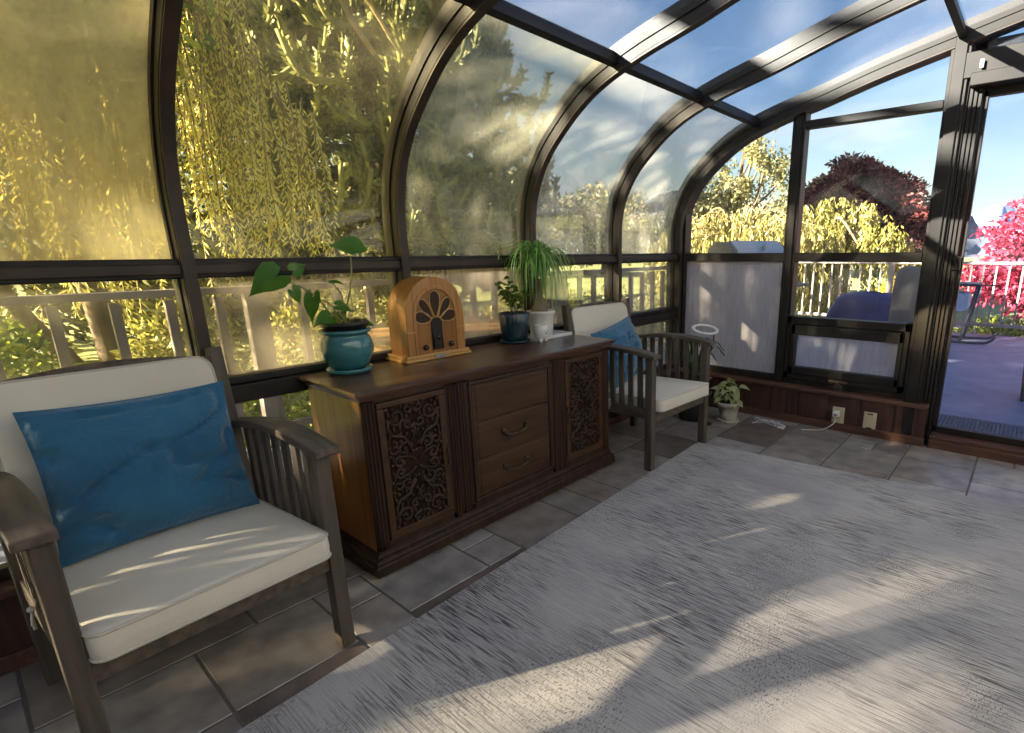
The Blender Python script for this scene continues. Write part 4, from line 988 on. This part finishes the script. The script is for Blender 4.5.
# ------------------------------------------------------------ planting
def cloud(mb, c, rad, n, l, w_, rnd, shell=.55, drop=0., clump=0, seed=0, thr=-9):
    k = 0; tries = 0; cl = [rv() for _ in range(clump)] if clump else None
    while k < n and tries < n*12:
        tries += 1
        d = rv(); rr = (shell+(1-shell)*rnd.random()**.6)
        p = Vector((c[0]+d.x*rad[0]*rr, c[1]+d.y*rad[1]*rr, c[2]+d.z*rad[2]*rr))
        if thr > -5 and mnoise.noise(p*seed) < thr: continue
        dd = (rv()+Vector((0,0,-drop))+d*.4).normalized()
        mb.leaf(p, dd, rv(), l*rnd.uniform(.6,1.2), w_*rnd.uniform(.6,1.2)); k += 1
    return mb
def limbs(mb, base, ends, r, rnd, wob=.25):
    base = Vector(base)
    for e in ends:
        e = Vector(e); P = [base, base.lerp(e,.4)+rv()*wob*(e-base).length*.3+Vector((0,0,.1)), base.lerp(e,.75)+rv()*wob*(e-base).length*.2, e]
        mb.tube(catmull(P, 4), lambda t: r*(1-.85*t), 6)
    return mb
def tree(name, label, cat, loc, trunk_h, crowns, mt, bark, l, w_, n, rnd, group=None, thr=-9, seed=.7, tr=.12, shell=.4, drop=.2):
    t = thing(name, label, cat, loc, 0, group)
    mb = MB(); mb.tube(catmull([(0,0,-.1),(.05,.03,trunk_h*.5),(0,0,trunk_h)], 5), lambda q: tr*(1-.4*q), 10); obj('trunk', mb, bark, t, smooth=True)
    mb = MB(); ends = []
    for c, r_ in crowns:
        for _ in range(5):
            v = rv(); ends.append((c[0]+v.x*r_[0]*.8, c[1]+v.y*r_[1]*.8, c[2]+v.z*r_[2]*.8))
    limbs(mb, (0,0,trunk_h*.8), ends, tr*.5, rnd); obj('branch', mb, bark, t, smooth=True)
    mb = MB(); tot = sum(r_[0]*r_[1]*r_[2] for c, r_ in crowns)**1
    for c, r_ in crowns: cloud(mb, c, r_, int(n*r_[0]*r_[1]*r_[2]/tot), l, w_, rnd, shell, drop, thr=thr, seed=seed)
    o = obj('foliage', mb, mt, t); o['kind'] = 'stuff'
    return t
rnd = random.Random(31)
# weeping willow beyond the left windows
t = thing('weeping_willow', 'huge weeping willow with yellow hanging strands outside the left windows', 'tree', (-8.6, -2.6, GZ))
mb = MB(); mb.tube(catmull([(0,0,-.2),(.15,.2,2.2),(.0,.4,4.4),(.2,.5,6.0)], 6), lambda q: .42-.2*q, 14); obj('trunk', mb, 'bark', t, smooth=True)
mb = MB()
for dx_, dy_ in ((.2,-6.0),(1.6,-7.4),(2.6,-8.4),(.4,-8.6),(2.4,-6.4)):  # limbs out to the added, unseen clump that shades the room
    mb.tube(catmull([(0,.2,4.6),(dx_*.5,dy_*.5,7.3),(dx_,dy_,7.5),(dx_*1.1,dy_*1.08,6.6)], 5), lambda q: .11*(1-.8*q), 7)
for i in range(26):
    a = rnd.uniform(0, 2*PI); rr = rnd.uniform(2.2, 5.6); z = rnd.uniform(5.2, 7.2)
    e = Vector((rr*math.cos(a), .8+rr*1.05*math.sin(a), z-rr*.25))
    mb.tube(catmull([(0,.3,rnd.uniform(3.2,5.2)), e*.5+Vector((0,0,z*.62)), e+Vector((0,0,.3)), e*1.12+Vector((0,0,-1.1))], 5), lambda q: .10*(1-.85*q), 7)
# the long limb arching across the second window
mb.tube(catmull([(0,.6,4.6),(1.4,2.3,4.9),(2.2,3.7,4.72),(2.35,4.6,4.35),(2.4,5.15,3.7),(2.4,5.35,2.9)], 6), lambda q: .07*(1-.8*q), 7)
obj('branch', mb, 'barkl', t, smooth=True)
TO_SUN = -SUN
# leaves are cut away along sun rays to these points, placing sun patches
GAPS = [(-3.1,1.8,.8,.22),(-3.0,2.2,.8,.22),(-3.3,2.0,.8,.2),(-1.95,.10,.46,.16),(-1.80,.22,.46,.16),(-1.66,.10,.46,.13),(-1.62,.42,.46,.08),(-1.72,.34,.46,.07),(-2.28,.42,.93,.14),(-2.28,.15,.93,.10),
    (-2.30,1.32,.92,.24),(-2.25,1.35,.83,.16),(-2.30,1.0,.98,.18),(-2.30,.96,1.1,.10),(-2.05,.94,.72,.26),(-2.2,.95,.79,.14),(-2.32,.82,1.27,.12),(-2.3,2.2,1.3,.20),(-2.3,2.1,1.05,.12),(-2.36,.2,1.0,.12),(-1.75,.03,.66,.08),(-1.9,.68,.7,.12),
    (-.80,.97,0,.14),(-.74,1.08,0,.15),(-.61,1.23,0,.13),(-.42,1.38,0,.12),(-.24,1.45,0,.14),(-.13,1.56,0,.14),(-.05,1.2,0,.22),
    (-.15,2.30,0,.13),(-.26,2.13,0,.12),(-.37,1.97,0,.10),(-.5,1.78,0,.08),(-.81,1.76,0,.08),(-.84,1.56,0,.10),(-.91,1.46,0,.08),(-.67,2.66,0,.07),(-.45,1.54,0,.05),
    (-1.2,3.2,1.9,.25),(-1.0,2.6,2.3,.2),(-.6,4.0,2.0,.25),(-1.4,1.9,2.2,.2),(-1.2,4.0,1.2,.15),(-.5,4.0,.9,.15),(-1.9,3.9,.7,.15),(-1.7,3.2,.46,.08)]
GAPS = [(Vector(g[:3]), g[3]*1.22) for g in GAPS]
def in_gap(p):
    for g, r_ in GAPS:
        d = p-g
        if (d-TO_SUN*d.dot(TO_SUN)).length_squared < r_*r_: return True
    return False
WL = Vector((-8.6, -2.6, GZ))
mb = MB(); st = MB()
def strand(x, y, zt, zb, ln=.085, step=.05, sway=.12):
    dx, dy = rnd.uniform(-sway, sway), rnd.uniform(-sway, sway)*1.6; n = max(3, int((zt-zb)/step)); P = []
    ph_ = rnd.uniform(0, 6)
    for i in range(n+1):
        q = i/n; P.append(Vector((x+dx*(q-.2)+.03*math.sin(q*6+ph_), y+dy*(q-.2)+.03*math.cos(q*5+ph_), zt+(zb-zt)*q)))
    st.tube(P[::6]+[P[-1]], lambda q: .010*(1-.7*q), 3, cap=False)
    for p in P:
        if in_gap(p+WL): continue
        for s in (0, 1):
            a = rnd.uniform(0, 2*PI); mb.leaf(p, (math.cos(a)*.7, math.sin(a)*.7, -1.7+rnd.uniform(0,1.3)), (math.sin(a), -math.cos(a), .3), ln*rnd.uniform(.6,1.25), .017)
clus = [5.0-8.0*rnd.random() for _ in range(30)]
for i in range(520):
    y = rnd.choice(clus)+rnd.gauss(0,.16); x = 1.5+1.5*rnd.random()-.04*y*y*.25
    zt = 5.4+rnd.uniform(-.9,.9)-.05*max(0,y-1)**2; zb = rnd.choice((rnd.uniform(1.6,3.2), rnd.uniform(2.1,2.7), rnd.uniform(2.6,4.4)))
    strand(x, y, zt, zb)
for i in range(36):     # bright curtain at the end of the long limb
    y = rnd.uniform(4.5, 5.45); strand(2.4+rnd.uniform(-.15,.15), y, 4.5-1.3*max(0,(y-4.7)), rnd.uniform(2.15, 2.5), sway=.05)
for i in range(26):
    y = rnd.uniform(2.5, 4.2); strand(2.2+rnd.uniform(-.25,.15), y, 4.7, rnd.uniform(2.15, 3.0), sway=.05)
for i in range(620):    # unseen clump added to the crown to dapple the low sun indoors
    a = rnd.uniform(0, 2*PI); q = math.sqrt(rnd.random()); x, y = 1.3+2.2*q*math.cos(a), -7.3+2.6*q*math.sin(a)
    if mnoise.noise(Vector((x*.75, y*.75, 4.3))) < -.35: continue
    strand(x, y, rnd.uniform(6.3, 7.7), rnd.uniform(4.3, 5.6), .13, .045, .2)
for i in range(200):    # inner curtain
    a = rnd.uniform(0, 2*PI); rr = rnd.uniform(1.0, 3.4); strand(rr*math.cos(a)-.5, 1.6+rr*1.1*math.sin(a), rnd.uniform(5,7.3), rnd.uniform(1.2,3.6), .1, .075)
o = obj('foliage', mb, 'willow', t); o['kind'] = 'stuff'
o = obj('hanging_twig', st, 'barkl', t, smooth=True); o['kind'] = 'stuff'

# monkey puzzle tree
t = thing('monkey_puzzle_tree', 'tall monkey puzzle tree with rope-like spiny branches outside the middle windows', 'tree', (-14.3, 8.3, GZ)); t.scale = (1.35, 1.35, 1.35)
mb = MB(); mb.tube([(0,0,-.2),(0,0,5),(0,0,12)], lambda q: .28-.2*q, 12); obj('trunk', mb, 'bark', t, smooth=True)
mb = MB(); lf = MB(); rnd = random.Random(77)
def rope(P, r_):
    P = catmull(P, 4); mb.tube(P, lambda q: r_*(1-.35*q), 5)
    for a, b in zip(P, P[1:]):
        d = (b-a)
        for k in range(5):
            p = a+d*rnd.random(); o_ = rv(); o_ = (o_-d.normalized()*o_.dot(d.normalized())).normalized()
            lf.leaf(p+o_*r_*.5, (o_+d.normalized()*1.1), d.cross(o_), .12, .05)
for wv in range(26):
    z = 1.0+wv*.44; R0 = 3.1*(1-(z/13.5)**1.6)+.35
    for k in range(13):
        a = rnd.uniform(0, 2*PI); dv = Vector((math.cos(a), math.sin(a), 0))
        if dv.x < -.55: continue
        L_ = R0*rnd.uniform(.8,1.08); B = Vector((0,0,z)); up = .25 if wv > 17 else -.35
        main = [B, B+dv*L_*.4+Vector((0,0,up*.3)), B+dv*L_*.8+Vector((0,0,up)), B+dv*L_+Vector((0,0,up+.35))]
        rope(main, .065)
        for j in range(9):
            q = rnd.uniform(.35, 1.0); p = B+dv*L_*q+Vector((0,0,up*q)); sd = dv.cross(Vector((0,0,1)))*rnd.choice((-1,1))
            l_ = rnd.uniform(.5,1.05); o1 = (sd*rnd.uniform(.5,1)+dv*rnd.uniform(.1,.9)).normalized()
            rope([p, p+o1*l_*.4+Vector((0,0,-.20)), p+o1*l_*.8+Vector((0,0,-.16)), p+o1*l_+Vector((0,0,rnd.uniform(.08,.42)))], .06)
o = obj('spiny_branch', mb, 'monkey', t, smooth=True); o['kind'] = 'stuff'; o = obj('foliage', lf, 'monkeyl', t); o['kind'] = 'stuff'

# dark evergreens filling the view behind the willow
rnd = random.Random(13)
for (x, y, h, r_, lab) in ((-19.0,-1.0,14,5.0,'dark dense evergreen standing behind the weeping willow at the far left'), (-22,8.5,16,5.6,'dark dense evergreen behind the willow, beside the monkey puzzle tree')):
    t = thing('evergreen_tree', lab, 'tree', (x, y, GZ), 0, 'evergreens behind the willow')
    mb = MB(); mb.tube([(0,0,-.1),(0,0,h*.9)], lambda q: .3*(1-.7*q), 10); obj('trunk', mb, 'bark', t, smooth=True)
    mb = MB()
    for i in range(38000):
        z = rnd.uniform(.4, h); rr = r_*(1-(z/h)**1.6)+.4; a = rnd.uniform(0, 2*PI); q = rr*(.55+.45*rnd.random()**.5)
        d = Vector((math.cos(a), math.sin(a), -.45)); mb.leaf((q*math.cos(a), q*math.sin(a), z), d+rv()*.5, rv(), .36*rnd.uniform(.5,1.2), .13)
    o = obj('foliage', mb, 'ever', t); o['kind'] = 'stuff'
# shrubs beyond the left railing
def shrub(name, label, loc, rad, mt, n, l, w_, group=None, drop=0):
    t = thing(name, label, 'shrub', loc, 0, group); mb = MB(); rn = random.Random(hash(label) % 999)
    limbs(mb, (0,0,-.1), [(rv().x*rad[0]*.7, rv().y*rad[1]*.7, rad[2]*rn.uniform(.8,1.7)) for _ in range(8)], .03, rn); obj('stem', mb, 'bark', t, smooth=True)
    mb = MB(); cloud(mb, (0,0,rad[2]), rad, n, l, w_, rn, .45, drop, thr=-.25, seed=1.7); o = obj('foliage', mb, mt, t); o['kind'] = 'stuff'; return t
def seed_hash(s): return sum(ord(c)*(i+1) for i, c in enumerate(s))
hash = seed_hash
shrub('garden_shrub', 'bright green shrub beyond the railing at the lower left, behind the nearest armchair', (-5.3,.05,GZ), (.75,.55,.95), 'green', 5200, .09, .045)
shrub('garden_shrub', 'yellow green cone shaped shrub beyond the railing, left of the first window post', (-5.6,1.25,GZ), (.6,.5,.9), 'yel', 4200, .09, .04)
shrub('garden_shrub', 'low green hedge shrub seen under the window ledge beside the sideboard', (-5.0,2.0,GZ), (.7,.8,.62), 'green', 5200, .09, .045)
shrub('garden_shrub', 'broad yellow green shrub seen through the fogged window behind the teal pot', (-6.4,3.0,GZ), (.8,1.0,.9), 'yel', 5200, .1, .045)
shrub('garden_shrub', 'rounded lime green shrub seen behind the ponytail palm', (-8.0,7.8,GZ), (1.0,1.1,.85), 'yel', 5200, .12, .05)
shrub('garden_shrub', 'bare pinkish twiggy shrub in front of the pale patch behind the far armchair', (-7.2,9.0,GZ), (.9,.9,.8), 'haze_tree', 1100, .08, .03)
shrub('garden_shrub', 'golden low shrub beyond the railing at the corner post', (-6.4,10.6,GZ), (1.5,1.2,.62), 'spring', 6000, .11, .05)
t = thing('garden_tree', 'slender brown trunked tree on the lawn behind the left railing', 'tree', (-6.3,.85,GZ))
mb = MB(); mb.tube(catmull([(0,0,-.1),(.03,.05,1.2),(-.05,.0,2.6),(.1,.1,4.6)], 5), lambda q: .13-.07*q, 10); mb.tube(catmull([(0,0,.9),(.1,-.5,1.9),(.2,-.9,3.4)], 5), lambda q: .08-.04*q, 8); obj('trunk', mb, 'bark', t, smooth=True)
mb = MB(); cloud(mb, (0,-.2,4.4), (1.3,1.6,1.0), 2600, .13, .05, rnd, .3, .6); o = obj('foliage', mb, 'green', t); o['kind'] = 'stuff'

# trees beyond the end wall
rnd = random.Random(5)
t = thing('weeping_tree', 'low weeping yellow green tree across the far side of the deck', 'tree', (-5.5,11.85,GZ)); t.scale = (.83, .83, .9)
mb = MB(); mb.tube(catmull([(0,0,-.1),(.1,0,1),(0,.1,2.4)], 4), lambda q: .16-.06*q, 10); obj('trunk', mb, 'bark', t, smooth=True)
mb = MB(); st = MB()
for i in range(420):
    a = rnd.uniform(0, 2*PI); rr = 2.5*math.sqrt(rnd.random()); top = 3.25-.20*rr*rr*.5+rnd.uniform(-.25,.25); x, y = rr*math.cos(a)*1.1, rr*math.sin(a)*.8
    if rnd.random() < .12: st.tube(catmull([(0,.05,2.2),(x*.5,y*.5,top+.1),(x,y,top),(x*1.08,y*1.08,top-.5)], 4), lambda q: .03*(1-.8*q), 5)
    n = 26; zb = rnd.uniform(.4, 2.0)
    for j in range(n):
        q = j/n; p = (x*(1+.06*q), y*(1+.06*q), top+(zb-top)*q)
        for s in (0,1,2): mb.leaf(p, (rnd.uniform(-.7,.7), rnd.uniform(-.7,.7), -1), rv(), .16*rnd.uniform(.6,1.2), .045)
obj('branch', st, 'barkl', t, smooth=True); o = obj('foliage', mb, 'wyel', t); o['kind'] = 'stuff'
t = thing('weeping_tree', 'arching yellow weeping tree in front of the purple leaved tree', 'tree', (-3.9,13.4,GZ))
mb = MB(); mb.tube(catmull([(0,0,-.1),(-.1,0,1),(.05,.1,2.2)], 4), lambda q: .13-.05*q, 10)
for a, b in (((.5,0,2.6),(1.6,0,1.8)),((-.5,.1,2.9),(-1.5,0,2.2)),((.2,-.4,2.9),(.9,-.8,2.2))): mb.tube(catmull([(0,.05,1.6),a,b],5), lambda q: .06*(1-.7*q), 6)
obj('trunk', mb, 'bark', t, smooth=True)
mb = MB()
for i in range(190):
    a = rnd.uniform(0, 2*PI); rr = 1.9*rnd.random()**.6; x, y = rr*math.cos(a), rr*math.sin(a)*.8; top = 3.15-.28*rr*rr+.25*math.sin(3*a+rr*2); zb = top-rnd.uniform(.5,1.5)
    for j in range(18):
        q = j/18
        for s in (0,1,2): mb.leaf((x*(1+.1*q)+rnd.uniform(-.05,.05), y*(1+.1*q), top+(zb-top)*q), (rnd.uniform(-.8,.8), rnd.uniform(-.8,.8), -.9), rv(), .15*rnd.uniform(.6,1.2), .05)
o = obj('foliage', mb, 'yel', t); o['kind'] = 'stuff'
tree('blossom_tree', 'airy pale leaved tree rising above the weeping tree behind the barbecue', 'tree', (-6.65,13.7,GZ), 2.5,
     [((.25,0,3.6),(1.3,1.1,.9)),((.7,0,4.3),(.85,.8,.8)),((-1.05,0,3.1),(1.05,.9,.7)),((.8,0,4.95),(.45,.45,.5)),((-1.7,0,2.6),(.85,.8,1.0))], 'spring', 'bark', .13, .07, 7000, rnd, thr=.02, seed=1.6, shell=.1)
tree('purple_leaf_tree', 'rounded dark purple leaved tree beyond the deck, seen through the upper end window', 'tree', (-5.5,21,GZ), 2.2,
     [((.1,0,3.5),(1.9,1.7,1.6)),((-.2,0,4.5),(1.2,1.1,.9)),((1.2,0,3.7),(1.2,1.1,1.0)),((2.0,0,2.6),(1.0,1.0,1.2)),((-1.5,0,3.5),(.9,.9,1.1))], 'purple', 'bark', .19, .085, 40000, rnd, thr=-.12, seed=.9, shell=.35)
tree('red_maple', 'crimson Japanese maple beyond the pale railing, seen through the sliding door', 'tree', (.10,13.3,GZ), 1.2,
     [((.3,0,2.3),(1.55,1.3,1.0)),((1.3,0,2.55),(1.3,1.1,.95)),((-.25,0,1.7),(1.1,1,.8)),((1.6,0,1.6),(1.6,1.2,.9))], 'maple', 'bark', .13, .075, 26000, rnd, thr=-.15, seed=1.6, shell=.35)
shrub('forsythia_bush', 'bright yellow flowering bush behind the far railing, above the blue tarp', (-2.0,12.2,GZ), (.75,.6,.85), 'forsy', 4200, .08, .05)
shrub('garden_shrub', 'low lime green bush behind the far railing, left of the blue tarp', (-3.6,12.3,GZ), (1.2,.7,.50), 'yel', 4200, .09, .045)
shrub('garden_shrub', 'low mixed green bush behind the far railing, below the red maple', (-.3,11.9,GZ), (1.1,.5,.50), 'green', 3600, .09, .045)
# hazy distant trees
rnd = random.Random(8)
for i, (x, y, s, lab) in enumerate(((-36,45,8.0,'hazy olive tree in the distance, seen through the fourth misted window'), (-25.5,52,7.0,'hazy golden tree in the distance, left of the corner post'), (-42,36,9.5,'hazy distant tree just right of the monkey puzzle tree'), (-19,52,6.0,'hazy distant tree behind the airy pale leaved tree'), (-50,27,10,'tall hazy distant tree behind the monkey puzzle tree'))):
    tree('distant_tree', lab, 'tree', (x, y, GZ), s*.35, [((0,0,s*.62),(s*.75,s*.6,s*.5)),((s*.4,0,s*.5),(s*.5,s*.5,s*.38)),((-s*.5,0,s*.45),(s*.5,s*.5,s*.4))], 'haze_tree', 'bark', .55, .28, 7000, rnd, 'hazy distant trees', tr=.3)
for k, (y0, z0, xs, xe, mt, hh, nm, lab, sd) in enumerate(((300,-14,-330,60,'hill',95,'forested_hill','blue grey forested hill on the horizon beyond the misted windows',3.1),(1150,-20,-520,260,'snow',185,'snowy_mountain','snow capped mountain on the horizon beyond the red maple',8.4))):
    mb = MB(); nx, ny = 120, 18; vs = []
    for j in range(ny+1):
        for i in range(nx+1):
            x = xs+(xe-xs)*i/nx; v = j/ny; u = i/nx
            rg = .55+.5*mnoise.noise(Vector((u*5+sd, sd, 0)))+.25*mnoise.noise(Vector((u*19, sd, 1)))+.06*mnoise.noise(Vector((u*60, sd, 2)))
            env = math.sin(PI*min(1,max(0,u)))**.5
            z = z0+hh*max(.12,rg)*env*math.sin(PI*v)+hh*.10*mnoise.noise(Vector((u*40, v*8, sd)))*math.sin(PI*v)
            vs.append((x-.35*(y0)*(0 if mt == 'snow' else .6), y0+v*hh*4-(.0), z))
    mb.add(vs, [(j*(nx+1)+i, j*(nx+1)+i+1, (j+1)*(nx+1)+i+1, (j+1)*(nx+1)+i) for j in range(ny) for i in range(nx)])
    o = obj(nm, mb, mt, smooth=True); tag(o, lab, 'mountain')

# house eave sheltering the door outside
mb = MB(); mb.box(-.60, 2.2, YE+.13, YE+.95, 2.43, 2.50); mb.box(-.60, 2.2, YE+.93, YE+.97, 2.36, 2.52); trim(mb, 'frame_dark', bev=.004)
